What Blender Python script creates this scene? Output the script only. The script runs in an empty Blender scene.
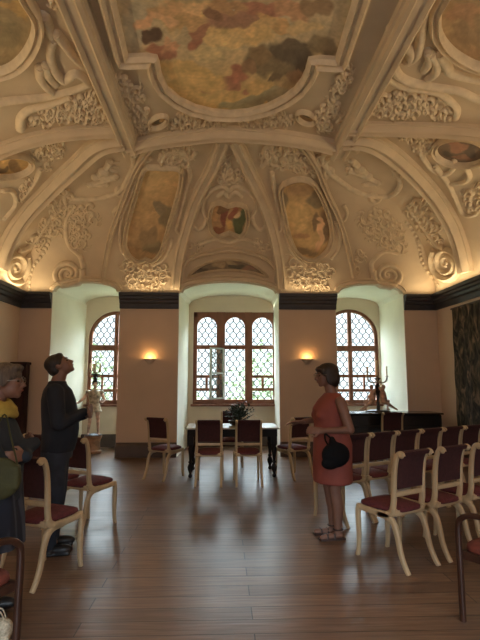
import bpy, math, random
from mathutils import Vector, Matrix, noise
from mathutils.bvhtree import BVHTree
PI = math.pi
R = math.radians
S = bpy.context.scene
COL = S.collection

# ------------------------------------------------------------------ camera
F = 480.0
CAM = Vector((-0.20, 0.0, 1.5))
PITCH, YAW = R(7.1), math.atan(18 / 480)
cam_d = bpy.data.cameras.new('camera')
cam = bpy.data.objects.new('camera', cam_d)
COL.objects.link(cam)
cam.location = CAM
cam.rotation_euler = (PI / 2 + PITCH, 0, -YAW)
cam_d.sensor_fit = 'VERTICAL'
cam_d.sensor_height = 24.0
cam_d.lens = 24.0 * F / 640.0
cam_d.clip_start = 0.05
cam_d.clip_end = 400
S.camera = cam
_f = Vector((math.sin(YAW) * math.cos(PITCH), math.cos(YAW) * math.cos(PITCH), math.sin(PITCH)))
_r = Vector((math.cos(YAW), -math.sin(YAW), 0))
_u = _r.cross(_f)


def ray(px, py):
    return (_f + _r * ((px - 240) / F) + _u * ((320 - py) / F)).normalized()


def at_y(px, py, y):
    d = ray(px, py)
    return CAM + d * ((y - CAM.y) / d.y)


# ------------------------------------------------------------------ world, exposure, lamps of the place, added fill light
S.view_settings.view_transform = 'Standard'
S.view_settings.look = 'None'
S.view_settings.gamma = 1
S.view_settings.use_curve_mapping = False
S.view_settings.exposure = 1.22
S.cycles.use_denoising = True
S.cycles.max_bounces = 8
S.cycles.diffuse_bounces = 5
S.cycles.transparent_max_bounces = 12
S.cycles.sample_clamp_indirect = 4
S.cycles.caustics_reflective = False
S.cycles.caustics_refractive = False
w = bpy.data.worlds.new('world')
S.world = w
w.use_nodes = True
nt = w.node_tree
bg = nt.nodes['Background']
tc = nt.nodes.new('ShaderNodeTexCoord')
sp = nt.nodes.new('ShaderNodeSeparateXYZ')
rp = nt.nodes.new('ShaderNodeValToRGB')
rp.color_ramp.elements[0].position = 0.0
rp.color_ramp.elements[0].color = (0.80, 0.92, 1.0, 1)
rp.color_ramp.elements[1].position = 0.7
rp.color_ramp.elements[1].color = (0.68, 0.84, 1.0, 1)
nt.links.new(tc.outputs['Generated'], sp.inputs[0])
nt.links.new(sp.outputs['Z'], rp.inputs[0])
nt.links.new(rp.outputs[0], bg.inputs[0])
mr_ = nt.nodes.new('ShaderNodeMapRange')       # overcast sky: darker at the horizon, brightest overhead
mr_.inputs['From Min'].default_value = 0.12
mr_.inputs['From Max'].default_value = 0.60
mr_.inputs['To Min'].default_value = 0.8
mr_.inputs['To Max'].default_value = 17.0
nt.links.new(sp.outputs['Z'], mr_.inputs[0])
nt.links.new(mr_.outputs[0], bg.inputs[1])


def area(name, loc, rot, sx, sy, power, color, portal=False, spread=PI):
    l = bpy.data.lights.new(name, 'AREA')
    l.shape = 'RECTANGLE'
    l.size, l.size_y = sx, sy
    l.energy = power
    l.color = color
    l.spread = spread
    if portal:
        l.cycles.is_portal = True
    o = bpy.data.objects.new(name, l)
    o.location = loc
    o.rotation_euler = rot
    COL.objects.link(o)
    return o


FARY, WINY, HALF, ZC = 9.7, 11.2, 4.25, 3.24      # far wall, window plane, half width, top of cornice
BACKY = -3.0
for cx, cw in ((-2.65, 1.4), (0.1, 2.0), (2.83, 1.4)):
    area('window_daylight', (cx, WINY + 0.28, 2.0), (-PI / 2, 0, 0), cw, 2.2, 1, (1, 1, 1), portal=True)
for cx in (-2.5, 0, 2.5):  # portals of the unseen rear windows, added for ambient light
    area('window_daylight', (cx, BACKY - 0.3, 1.95), (PI / 2, 0, 0), 2.3, 2.1, 1, (1, 1, 1), portal=True)
WARM = (1.0, 0.75, 0.42)
COVE = 2.2
for x0, x1 in ((-4.1, -3.6), (-2.1, -1.1), (1.1, 2.1), (3.6, 4.1)):
    area('cornice_uplight_and_fill', ((x0 + x1) / 2, FARY - 0.14, ZC + 0.02), (PI + R(14), 0, 0), x1 - x0, 0.05, COVE * 0.5 * (x1 - x0), WARM)
for s in (-1, 1):
    area('cornice_uplight_and_fill', (s * (HALF - 0.14), 8.55, ZC + 0.03), (PI, s * R(-12), 0), 0.06, 2.0, COVE * 1.5, WARM)
    area('cornice_uplight_and_fill', (s * (HALF - 0.14), 2.2, ZC + 0.03), (PI, s * R(-30), 0), 0.06, 9.5, COVE * 12.5, WARM)  # unseen near strip, added to warm and brighten the ceiling


# ------------------------------------------------------------------ materials
def lin(c):
    return tuple((v / 12.92 if v <= 0.04045 else ((v + 0.055) / 1.055) ** 2.4) for v in [x / 255 for x in c])


def mat(name, color, rough=0.6, metal=0.0, var=0.12, scale=6.0, bump=0.0, bscale=40.0, spec=0.5, coat=0.0, stretch=(1, 1, 1)):
    m = bpy.data.materials.new(name)
    m.use_nodes = True
    n, L = m.node_tree.nodes, m.node_tree.links
    b = n['Principled BSDF']
    b.inputs['Roughness'].default_value = rough
    b.inputs['Metallic'].default_value = metal
    b.inputs['Specular IOR Level'].default_value = spec
    b.inputs['Coat Weight'].default_value = coat
    t = n.new('ShaderNodeTexCoord')
    mp = n.new('ShaderNodeMapping')
    mp.inputs['Scale'].default_value = stretch
    L.new(t.outputs['Object'], mp.inputs[0])
    ns = n.new('ShaderNodeTexNoise')
    ns.inputs['Scale'].default_value = scale
    ns.inputs['Detail'].default_value = 5
    L.new(mp.outputs[0], ns.inputs['Vector'])
    r = n.new('ShaderNodeValToRGB')
    c = color
    r.color_ramp.elements[0].position = 0.3
    r.color_ramp.elements[1].position = 0.7
    r.color_ramp.elements[0].color = tuple(max(0, x * (1 - var)) for x in c) + (1,)
    r.color_ramp.elements[1].color = tuple(min(1, x * (1 + var)) for x in c) + (1,)
    L.new(ns.outputs['Fac'], r.inputs[0])
    L.new(r.outputs[0], b.inputs['Base Color'])
    if bump:
        n2 = n.new('ShaderNodeTexNoise')
        n2.inputs['Scale'].default_value = bscale
        n2.inputs['Detail'].default_value = 4
        L.new(mp.outputs[0], n2.inputs['Vector'])
        bp = n.new('ShaderNodeBump')
        bp.inputs['Strength'].default_value = bump
        bp.inputs['Distance'].default_value = 0.01
        L.new(n2.outputs['Fac'], bp.inputs['Height'])
        L.new(bp.outputs[0], b.inputs['Normal'])
    return m


M = dict(
    wall=mat('wall_paint_tan', (0.66, 0.505, 0.395), 0.85, var=0.05, scale=1.5, bump=0.12, bscale=60),
    reveal=mat('reveal_limewash', (0.86, 0.83, 0.70), 0.8, var=0.04, scale=2, bump=0.15, bscale=30),
    stucco=mat('stucco_cream', (0.66, 0.54, 0.39), 0.75, var=0.10, scale=2.5, bump=0.25, bscale=30),
    stucco2=mat('stucco_relief', (0.70, 0.58, 0.42), 0.65, var=0.12, scale=9, bump=0.2, bscale=60),
    vault=mat('vault_plaster', (0.63, 0.51, 0.365), 0.85, var=0.10, scale=1.6, bump=0.25, bscale=18),
    cornice=mat('cornice_dark_stone', (0.032, 0.030, 0.036), 0.5, var=0.2, scale=5),
    plinth=mat('plinth_dark_brown', (0.085, 0.055, 0.042), 0.5, var=0.2, scale=5),
    winwood=mat('window_frame_wood', (0.25, 0.105, 0.062), 0.65, spec=0.25, var=0.2, scale=8, stretch=(1, 1, 0.2)),
    winpale=mat('open_casement_paint', (0.42, 0.45, 0.40), 0.5, var=0.1, scale=8),
    lead=mat('lead_came', (0.05, 0.055, 0.05), 0.5, metal=0.3),
    cream=mat('chair_cream_wood', (0.54, 0.40, 0.235), 0.42, var=0.12, scale=10, stretch=(1, 1, 0.3), bump=0.05),
    maroon=mat('maroon_upholstery', (0.115, 0.022, 0.026), 0.8, var=0.2, scale=30, bump=0.3, bscale=200),
    maroon2=mat('maroon_backrest_cloth', (0.050, 0.013, 0.014), 0.85, var=0.2, scale=30, bump=0.3, bscale=200),
    brown=mat('dark_brown_bentwood', (0.045, 0.018, 0.011), 0.35, var=0.25, scale=9),
    rust=mat('rust_seat_cloth', (0.16, 0.035, 0.02), 0.8, var=0.2, scale=30),
    black=mat('black_lacquer', (0.010, 0.009, 0.009), 0.22, var=0.2, spec=0.6),
    blackwood=mat('black_turned_wood', (0.010, 0.008, 0.008), 0.6, var=0.2, spec=0.25),
    skin=mat('skin_tone', (0.22, 0.11, 0.075), 0.55, var=0.06, scale=12),
    hairbrown=mat('hair_dark_brown', (0.022, 0.013, 0.009), 0.55, var=0.4, scale=60, stretch=(1, 1, 0.15), bump=0.4, bscale=90),
    hairgrey=mat('hair_greying_brown', (0.10, 0.072, 0.052), 0.6, var=0.45, scale=60, stretch=(1, 1, 0.2), bump=0.5, bscale=90),
    navy=mat('navy_shirt_cloth', (0.011, 0.015, 0.025), 0.85, var=0.25, scale=5, bump=0.25, bscale=25),
    denim=mat('dark_denim', (0.020, 0.028, 0.045), 0.85, var=0.3, scale=10, bump=0.25, bscale=30),
    jacket=mat('slate_blue_jacket', (0.018, 0.024, 0.034), 0.85, var=0.25, scale=6, bump=0.3, bscale=25),
    coral=mat('coral_dress_cloth', (0.25, 0.062, 0.045), 0.8, var=0.1, scale=4, bump=0.25, bscale=14),
    yellow=mat('mustard_scarf_cloth', (0.42, 0.30, 0.06), 0.9, var=0.2, scale=14, bump=0.5, bscale=40),
    olive=mat('olive_bag_cloth', (0.048, 0.046, 0.013), 0.8, var=0.2, scale=9, bump=0.3, bscale=60),
    bag=mat('black_bag_leather', (0.004, 0.004, 0.005), 0.8, spec=0.2, var=0.3, scale=8),
    shoe=mat('black_shoe_leather', (0.012, 0.011, 0.012), 0.45, var=0.3),
    sandal=mat('brown_sandal_leather', (0.05, 0.025, 0.02), 0.5),
    eye=mat('dark_eye', (0.01, 0.008, 0.007), 0.2),
    lip=mat('lips', (0.30, 0.09, 0.07), 0.5),
    metalg=mat('spectacle_metal', (0.25, 0.2, 0.15), 0.3, metal=0.9),
    gold=mat('gilded_wood', (0.46, 0.36, 0.25), 0.45, metal=0.2, var=0.6, scale=16),  # gilding; its strong mottling puts dark carving shadows into the colour
    ebony=mat('ebonised_wood', (0.022, 0.014, 0.012), 0.35),
    polyc=mat('painted_wood_tunic', (0.58, 0.36, 0.26), 0.5, var=0.5, scale=11),
    candle=mat('candle_wax', (0.80, 0.66, 0.42), 0.5),
    pedestal=mat('marbled_pedestal', (0.30, 0.16, 0.08), 0.4, var=0.5, scale=8),
    sconce=mat('sconce_plaster', (0.62, 0.48, 0.36), 0.6),
    cabinet=mat('dark_cabinet_wood', (0.040, 0.018, 0.016), 0.85, spec=0.15, var=0.3, scale=6, stretch=(1, 1, 0.2)),
    leaf=mat('plant_leaf_green', (0.022, 0.038, 0.018), 0.5, var=0.4, scale=20),
    tree=mat('tree_leaf_green', (0.16, 0.20, 0.10), 0.7, var=0.3, scale=3),
    bark=mat('tree_bark', (0.10, 0.08, 0.06), 0.9, var=0.3),
    ground=mat('lawn_green', (0.17, 0.19, 0.12), 0.95, var=0.3, scale=2),
    pot=mat('dark_planter', (0.03, 0.02, 0.018), 0.5),
    paper=mat('cream_knit', (0.50, 0.42, 0.30), 0.9, var=0.35, scale=45, bump=0.6, bscale=50),
    greycloth=mat('grey_cloth', (0.16, 0.16, 0.17), 0.8, var=0.2, scale=9),
)


def glass_mat():
    m = bpy.data.materials.new('old_window_glass')
    m.use_nodes = True
    n, L = m.node_tree.nodes, m.node_tree.links
    n.remove(n['Principled BSDF'])
    tr = n.new('ShaderNodeBsdfTransparent')
    tr.inputs[0].default_value = (0.97, 1.0, 0.96, 1)
    gl = n.new('ShaderNodeBsdfGlossy')
    gl.inputs['Roughness'].default_value = 0.08
    mx = n.new('ShaderNodeMixShader')
    mx.inputs[0].default_value = 0.06
    L.new(tr.outputs[0], mx.inputs[1])
    L.new(gl.outputs[0], mx.inputs[2])
    L.new(mx.outputs[0], n['Material Output'].inputs[0])
    return m


def floor_mat():
    m = bpy.data.materials.new('plank_floor')
    m.use_nodes = True
    n, L = m.node_tree.nodes, m.node_tree.links
    b = n['Principled BSDF']
    b.inputs['Specular IOR Level'].default_value = 0.4
    t = n.new('ShaderNodeTexCoord')
    mp = n.new('ShaderNodeMapping')
    L.new(t.outputs['Object'], mp.inputs[0])
    br = n.new('ShaderNodeTexBrick')
    br.offset = 0.41
    br.inputs['Scale'].default_value = 1.0
    br.inputs['Brick Width'].default_value = 2.6
    br.inputs['Row Height'].default_value = 0.17
    br.inputs['Mortar Size'].default_value = 0.004
    br.inputs['Mortar Smooth'].default_value = 0.2
    br.inputs['Bias'].default_value = 0.0
    br.inputs['Color1'].default_value = (0.235, 0.14, 0.088, 1)
    br.inputs['Color2'].default_value = (0.15, 0.088, 0.056, 1)
    br.inputs['Mortar'].default_value = (0.05, 0.03, 0.02, 1)
    L.new(mp.outputs[0], br.inputs['Vector'])
    g = n.new('ShaderNodeMapping')
    g.inputs['Scale'].default_value = (1.2, 14, 1)
    L.new(t.outputs['Object'], g.inputs[0])
    ns = n.new('ShaderNodeTexNoise')
    ns.inputs['Scale'].default_value = 2.2
    ns.inputs['Detail'].default_value = 8
    ns.inputs['Distortion'].default_value = 0.6
    L.new(g.outputs[0], ns.inputs['Vector'])
    rr = n.new('ShaderNodeValToRGB')
    rr.color_ramp.elements[0].position = 0.3
    rr.color_ramp.elements[0].color = (0.68, 0.66, 0.65, 1)
    rr.color_ramp.elements[1].position = 0.7
    rr.color_ramp.elements[1].color = (1.15, 1.15, 1.15, 1)
    L.new(ns.outputs['Fac'], rr.inputs[0])
    mx = n.new('ShaderNodeMix')
    mx.data_type = 'RGBA'
    mx.blend_type = 'MULTIPLY'
    mx.inputs[0].default_value = 1
    L.new(br.outputs['Color'], mx.inputs[6])
    L.new(rr.outputs[0], mx.inputs[7])
    L.new(mx.outputs[2], b.inputs['Base Color'])
    wn = n.new('ShaderNodeTexNoise')
    wn.inputs['Scale'].default_value = 1.7
    wn.inputs['Detail'].default_value = 6
    L.new(t.outputs['Object'], wn.inputs['Vector'])
    wr = n.new('ShaderNodeMapRange')
    wr.inputs['From Min'].default_value = 0.3
    wr.inputs['From Max'].default_value = 0.7
    wr.inputs['To Min'].default_value = 0.28
    wr.inputs['To Max'].default_value = 0.36
    L.new(wn.outputs['Fac'], wr.inputs[0])
    L.new(wr.outputs[0], b.inputs['Roughness'])
    bp = n.new('ShaderNodeBump')
    bp.inputs['Strength'].default_value = 0.4
    bp.inputs['Distance'].default_value = 0.004
    ad = n.new('ShaderNodeMath')
    ad.operation = 'ADD'
    L.new(br.outputs['Fac'], ad.inputs[0])
    ad.inputs[1].default_value = 0
    iv = n.new('ShaderNodeMath')
    iv.operation = 'SUBTRACT'
    L.new(ns.outputs['Fac'], iv.inputs[0])
    L.new(br.outputs['Fac'], iv.inputs[1])
    L.new(iv.outputs[0], bp.inputs['Height'])
    L.new(bp.outputs[0], b.inputs['Normal'])
    return m


def paint_mat(name='fresco_paint'):
    m = bpy.data.materials.new(name)
    m.use_nodes = True
    n, L = m.node_tree.nodes, m.node_tree.links
    b = n['Principled BSDF']
    b.inputs['Roughness'].default_value = 0.8
    a = n.new('ShaderNodeVertexColor')
    a.layer_name = 'Col'
    t = n.new('ShaderNodeTexCoord')
    ns = n.new('ShaderNodeTexNoise')
    ns.inputs['Scale'].default_value = 4
    ns.inputs['Detail'].default_value = 8
    L.new(t.outputs['Object'], ns.inputs['Vector'])
    rr = n.new('ShaderNodeValToRGB')
    rr.color_ramp.elements[0].position = 0.3
    rr.color_ramp.elements[0].color = (0.93, 0.93, 0.92, 1)
    rr.color_ramp.elements[1].position = 0.7
    rr.color_ramp.elements[1].color = (1.06, 1.06, 1.06, 1)
    L.new(ns.outputs['Fac'], rr.inputs[0])
    mx = n.new('ShaderNodeMix')
    mx.data_type = 'RGBA'
    mx.blend_type = 'MULTIPLY'
    mx.inputs[0].default_value = 1
    L.new(a.outputs[0], mx.inputs[6])
    L.new(rr.outputs[0], mx.inputs[7])
    L.new(mx.outputs[2], b.inputs['Base Color'])
    return m


def tapestry_mat():
    m = bpy.data.materials.new('woven_tapestry')
    m.use_nodes = True
    n, L = m.node_tree.nodes, m.node_tree.links
    b = n['Principled BSDF']
    b.inputs['Roughness'].default_value = 0.95
    t = n.new('ShaderNodeTexCoord')
    mp = n.new('ShaderNodeMapping')
    mp.inputs['Scale'].default_value = (1, 3.2, 1.6)
    L.new(t.outputs['Object'], mp.inputs[0])
    ns = n.new('ShaderNodeTexNoise')
    ns.inputs['Scale'].default_value = 2.4
    ns.inputs['Detail'].default_value = 8
    ns.inputs['Distortion'].default_value = 1.2
    L.new(mp.outputs[0], ns.inputs['Vector'])
    rr = n.new('ShaderNodeValToRGB')
    e = rr.color_ramp.elements
    e[0].position = 0.36
    e[0].color = (0.014, 0.013, 0.012, 1)
    e[1].position = 0.68
    e[1].color = (0.24, 0.16, 0.10, 1)
    k = e.new(0.48)
    k.color = (0.045, 0.040, 0.030, 1)
    k = e.new(0.58)
    k.color = (0.12, 0.085, 0.055, 1)
    L.new(ns.outputs['Fac'], rr.inputs[0])
    L.new(rr.outputs[0], b.inputs['Base Color'])
    return m


def emit_mat(name, color, s):
    m = bpy.data.materials.new(name)
    m.use_nodes = True
    b = m.node_tree.nodes['Principled BSDF']
    b.inputs['Base Color'].default_value = color + (1,)
    b.inputs['Emission Color'].default_value = color + (1,)
    b.inputs['Emission Strength'].default_value = s
    return m


def stripe_mat():
    m = bpy.data.materials.new('striped_skirt_cloth')
    m.use_nodes = True
    n, L = m.node_tree.nodes, m.node_tree.links
    b = n['Principled BSDF']
    b.inputs['Roughness'].default_value = 0.9
    t = n.new('ShaderNodeTexCoord')
    wv = n.new('ShaderNodeTexWave')
    wv.bands_direction = 'DIAGONAL'
    wv.inputs['Scale'].default_value = 9
    mp = n.new('ShaderNodeMapping')
    mp.inputs['Scale'].default_value = (1, 1, 0.0)
    L.new(t.outputs['Object'], mp.inputs[0])
    L.new(mp.outputs[0], wv.inputs['Vector'])
    rr = n.new('ShaderNodeValToRGB')
    rr.color_ramp.elements[0].position = 0.45
    rr.color_ramp.elements[0].color = (0.012, 0.014, 0.024, 1)
    rr.color_ramp.elements[1].position = 0.8
    rr.color_ramp.elements[1].color = (0.045, 0.05, 0.07, 1)
    L.new(wv.outputs['Fac'], rr.inputs[0])
    L.new(rr.outputs[0], b.inputs['Base Color'])
    return m


M['glass'] = glass_mat()
M['floor'] = floor_mat()
M['paint'] = paint_mat()
M['tapestry'] = tapestry_mat()
M['bulb'] = emit_mat('sconce_bulb', (1.0, 0.62, 0.22), 7)
M['stripe'] = stripe_mat()


# ------------------------------------------------------------------ mesh builder
def orth(t):
    a = Vector((0, 0, 1)) if abs(t.z) < 0.9 else Vector((0, 1, 0))
    s = t.cross(a).normalized()
    return s, s.cross(t).normalized()


class MB:
    def __init__(self):
        self.v, self.f, self.c = [], [], []

    def add(self, vs, fs):
        b = len(self.v)
        self.v += [Vector(p) for p in vs]
        self.f += [tuple(b + i for i in q) for q in fs]
        return self

    def box(self, x0, x1, y0, y1, z0, z1, m=None):
        vs = [(x, y, z) for x in (x0, x1) for y in (y0, y1) for z in (z0, z1)]
        if m:
            vs = [m @ Vector(p) for p in vs]
        return self.add(vs, [(0, 1, 3, 2), (4, 6, 7, 5), (0, 4, 5, 1), (2, 3, 7, 6), (0, 2, 6, 4), (1, 5, 7, 3)])

    def rings(self, rings, close=False, cap=True):
        n = len(rings[0])
        vs = [p for r in rings for p in r]
        fs = []
        m = len(rings)
        for i in range(m if close else m - 1):
            for k in range(n):
                a, b = i * n + k, i * n + (k + 1) % n
                c, d = ((i + 1) % m) * n + (k + 1) % n, ((i + 1) % m) * n + k
                fs.append((a, b, c, d))
        if cap and not close:
            fs.append(tuple(range(n - 1, -1, -1)))
            fs.append(tuple((m - 1) * n + k for k in range(n)))
        return self.add(vs, fs)

    def tube(self, pts, rad, n=8, close=False, flat=1.0):
        pts = [Vector(p) for p in pts]
        m = len(pts)
        rr = rad if isinstance(rad, (list, tuple)) else [rad] * m
        rings = []
        ps = None
        for i, p in enumerate(pts):
            t = (pts[(i + 1) % m if close else min(i + 1, m - 1)] - pts[(i - 1) % m if close else max(i - 1, 0)])
            t = t.normalized() if t.length > 1e-9 else Vector((0, 0, 1))
            if ps is None:
                s, u = orth(t)
            else:
                s = (ps - t * ps.dot(t))
                s = s.normalized() if s.length > 1e-6 else orth(t)[0]
                u = s.cross(t).normalized()
            ps = s
            rings.append([p + (s * math.cos(a) + u * math.sin(a) * flat) * rr[i] for a in [2 * PI * k / n for k in range(n)]])
        return self.rings(rings, close)

    def bar(self, pts, side, wd, hd):
        """rectangular section swept along pts; side = fixed sideways axis; wd along side, hd across (numbers or lists)"""
        pts = [Vector(p) for p in pts]
        side = Vector(side).normalized()
        m = len(pts)
        W = wd if isinstance(wd, (list, tuple)) else [wd] * m
        Hh = hd if isinstance(hd, (list, tuple)) else [hd] * m
        rings = []
        for i, p in enumerate(pts):
            t = (pts[min(i + 1, m - 1)] - pts[max(i - 1, 0)]).normalized()
            u = side.cross(t).normalized()
            a, b = W[i] / 2, Hh[i] / 2
            ch = min(a, b) * 0.35
            prof = [(-a + ch, -b), (a - ch, -b), (a, -b + ch), (a, b - ch), (a - ch, b), (-a + ch, b), (-a, b - ch), (-a, -b + ch)]
            rings.append([p + side * x + u * y for x, y in prof])
        return self.rings(rings)

    def lathe(self, prof, n=20, c=(0, 0, 0), m=None):
        rings = []
        for r, z in prof:
            ring = [Vector((c[0] + r * math.cos(2 * PI * k / n), c[1] + r * math.sin(2 * PI * k / n), c[2] + z)) for k in range(n)]
            if m:
                ring = [m @ p for p in ring]
            rings.append(ring)
        return self.rings(rings)

    def ell(self, c, r, rot=None, n=14, k=9):
        c = Vector(c)
        if not isinstance(r, (list, tuple)):
            r = (r, r, r)
        rings = []
        for i in range(k + 1):
            th = -PI / 2 + PI * (i + 0.0) / k
            cz = max(math.cos(th), 0.02)
            ring = []
            for j in range(n):
                a = 2 * PI * j / n
                p = Vector((r[0] * cz * math.cos(a), r[1] * cz * math.sin(a), r[2] * math.sin(th)))
                ring.append(c + (rot @ p if rot else p))
            rings.append(ring)
        return self.rings(rings)

    def cap(self, a, b, ra, rb, n=12):
        a, b = Vector(a), Vector(b)
        t = (b - a).normalized()
        s, u = orth(t)
        rings = []
        for c, r, sg in ((a, ra, -1), (b, rb, 1)):
            ths = [80, 55, 28, 0] if sg < 0 else [0, 28, 55, 80]
            for th in ths:
                th = R(th)
                rings.append([c + t * (sg * r * math.sin(th)) + (s * math.cos(q) + u * math.sin(q)) * r * math.cos(th) for q in [2 * PI * k / n for k in range(n)]])
        return self.rings(rings)

    def loft(self, secs, n=20, pw=2.0):
        """secs: (centre, rx, ry) horizontal ellipses going upward"""
        rings = []
        for c, rx, ry in secs:
            ring = []
            for k in range(n):
                a = 2 * PI * k / n
                ca, sa = math.cos(a), math.sin(a)
                ring.append(Vector(c) + Vector((rx * math.copysign(abs(ca) ** (2 / pw), ca), ry * math.copysign(abs(sa) ** (2 / pw), sa), 0)))
            rings.append(ring)
        return self.rings(rings)

    def mesh(self, name, smooth=40, colors=None):
        me = bpy.data.meshes.new(name)
        me.from_pydata([tuple(p) for p in self.v], [], self.f)
        me.update()
        if smooth:
            me.polygons.foreach_set('use_smooth', [True] * len(me.polygons))
            me.set_sharp_from_angle(angle=R(smooth))
        if colors:
            a = me.color_attributes.new('Col', 'FLOAT_COLOR', 'POINT')
            for i, c in enumerate(colors):
                a.data[i].color = (c[0], c[1], c[2], 1)
        return me

    def build(self, name, material, parent=None, smooth=40, colors=None, bevel=0):
        me = self.mesh(name, smooth, colors)
        me.materials.append(material)
        o = bpy.data.objects.new(name, me)
        COL.objects.link(o)
        if parent:
            o.parent = parent
        if bevel:
            b = o.modifiers.new('bevel', 'BEVEL')
            b.width = bevel
            b.segments = 2
            b.limit_method = 'ANGLE'
        return o


def tag(o, label, cat, group=None):
    o['label'] = label
    o['category'] = cat
    if group:
        o['group'] = group
    return o


def struct(o):
    o['kind'] = 'structure'
    return o


def thing(name, label, cat, loc=(0, 0, 0), rz=0, group=None):
    o = bpy.data.objects.new(name, None)
    o.empty_display_size = 0.1
    COL.objects.link(o)
    o.location = loc
    o.rotation_euler = (0, 0, rz)
    return tag(o, label, cat, group)


def dup(root, loc, rz, label, group=None):
    r_ = root.copy()
    COL.objects.link(r_)
    r_.location = loc
    r_.rotation_euler = (0, 0, rz)
    r_['label'] = label
    if group:
        r_['group'] = group
    for ch in list(root.children):
        c = ch.copy()
        COL.objects.link(c)
        c.parent = r_
        for g in list(ch.children):
            d = g.copy()
            COL.objects.link(d)
            d.parent = c
    return r_


def catmull(pts, closed=False, step=2.5):
    pts = [Vector(p) for p in pts]
    n = len(pts)
    out = []
    for i in range(n if closed else n - 1):
        if closed:
            p0, p1, p2, p3 = pts[(i - 1) % n], pts[i], pts[(i + 1) % n], pts[(i + 2) % n]
        else:
            p0, p1, p2, p3 = pts[max(i - 1, 0)], pts[i], pts[i + 1], pts[min(i + 2, n - 1)]
        k = max(2, int((p2 - p1).length / step))
        for j in range(k):
            t = j / k
            out.append(0.5 * ((2 * p1) + (p2 - p0) * t + (2 * p0 - 5 * p1 + 4 * p2 - p3) * t * t + (3 * p1 - p0 - 3 * p2 + p3) * t ** 3))
    if not closed:
        out.append(pts[-1])
    return out


# ================================================================== SETTING
NICHES = [(-3.63, -2.27), (-1.08, 0.96), (2.14, 3.56)]
NBACK = [(-3.36, -2.02), (-0.98, 1.02), (2.16, 3.54)]      # the recesses are slightly splayed
RISE = [0.20, 0.24, 0.20]


def arch_z(x):
    for (a, b), rs in zip(NICHES, RISE):
        if a < x < b:
            q = (x - (a + b) / 2) / ((b - a) / 2)
            return ZC - 0.02 + (rs + 0.02) * math.sqrt(max(0, 1 - abs(q) ** 2.2))
    return ZC


struct(MB().box(-HALF - 0.3, HALF + 0.3, BACKY - 0.3, WINY + 0.4, -0.2, 0).build('floor', M['floor'], smooth=0))
mb = MB().box(-60, 60, 12, 90, -6.2, -6.0)
struct(mb.build('ground', M['ground'], smooth=0))

# far wall: piers
mb, mr = MB(), MB()
bedges = [-HALF] + [e for nch in NBACK for e in nch] + [HALF]
edges = [-HALF] + [e for nch in NICHES for e in nch] + [HALF]
for i in range(0, len(edges), 2):
    e0, e1, b0, b1 = edges[i], edges[i + 1], bedges[i], bedges[i + 1]
    mr.add([(x, y, z) for z in (0, ZC) for x, y in ((e0, FARY + 0.02), (e1, FARY + 0.02), (b1, WINY), (b1, WINY + 0.3), (b0, WINY + 0.3), (b0, WINY))],
           [(0, 5, 4, 3, 2, 1), (6, 7, 8, 9, 10, 11)] + [(q, (q + 1) % 6, (q + 1) % 6 + 6, q + 6) for q in range(6)])
    mb.box(edges[i], edges[i + 1], FARY, FARY + 0.02, 0, ZC)
struct(mb.build('wall_far', M['wall'], smooth=0))
for (a, b), rs, (ab, bb) in zip(NICHES, RISE, NBACK):                     # soffits of the recesses
    xs = [a + (b - a) * k / 32 for k in range(33)]
    zs = [arch_z(min(max(x, a + 1e-4), b - 1e-4)) for x in xs]
    xq = [ab + (bb - ab) * k / 32 for k in range(33)]
    for k in range(32):
        y0, y1 = FARY - 0.01, WINY + 0.3
        mr.add([(xs[k], y0, zs[k]), (xs[k + 1], y0, zs[k + 1]), (xq[k + 1], y1, zs[k + 1]), (xq[k], y1, zs[k]),
                (xs[k], y0, zs[k] + 0.3), (xs[k + 1], y0, zs[k + 1] + 0.3), (xq[k + 1], y1, zs[k + 1] + 0.3), (xq[k], y1, zs[k] + 0.3)],
               [(0, 1, 2, 3), (4, 7, 6, 5), (0, 4, 5, 1), (3, 2, 6, 7)] + ([(0, 3, 7, 4)] if k == 0 else []) + ([(1, 5, 6, 2)] if k == 31 else []))
struct(mr.build('wall_recess', M['reveal']))


def at_win(px, py):
    p = at_y(px, py, WINY)
    return p.x, p.z


# window openings in wall_window
SILL = at_win(230, 404)[1]
W_C = (at_win(192.5, 404)[0], at_win(276.5, 404)[0], SILL, at_win(230, 312)[1])
W_L = (-2.66 - 0.63, -2.66 + 0.63, SILL, at_win(110, 311)[1])
W_R = (2.83 - 0.67, 2.83 + 0.67, SILL, at_win(352, 309)[1])
mw = MB()
y0, y1 = WINY, WINY + 0.3


def arch_pts(x0, x1, zs, zt, n=24):
    c, rx, rz = (x0 + x1) / 2, (x1 - x0) / 2, zt - zs
    return [(c - rx * math.cos(PI * k / n), zs + rz * math.sin(PI * k / n)) for k in range(n + 1)]


for (a, b), W in zip(NBACK, (W_L, W_C, W_R)):
    x0, x1, z0, z1 = W
    mw.box(a - 0.05, b + 0.05, y0, y1, 0, z0)
    if x0 > a:
        mw.box(a - 0.05, x0, y0, y1, z0, 3.7)
    if x1 < b:
        mw.box(x1, b + 0.05, y0, y1, z0, 3.7)
    if W is W_C:
        mw.box(x0, x1, y0, y1, z1, 3.7)
    else:
        pts = arch_pts(x0, x1, z1 - (x1 - x0) / 2, z1)
        for (xa, za), (xb, zb) in zip(pts[:-1], pts[1:]):
            mw.add([(xa, y0, za), (xb, y0, zb), (xb, y0, 3.7), (xa, y0, 3.7), (xa, y1, za), (xb, y1, zb), (xb, y1, 3.7), (xa, y1, 3.7)],
                   [(0, 1, 2, 3), (0, 4, 5, 1), (4, 7, 6, 5)])
struct(mw.build('wall_window', mat('recess_back_paint', (0.74, 0.62, 0.47), 0.85, var=0.04, scale=2, bump=0.15, bscale=30), smooth=30))

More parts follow.
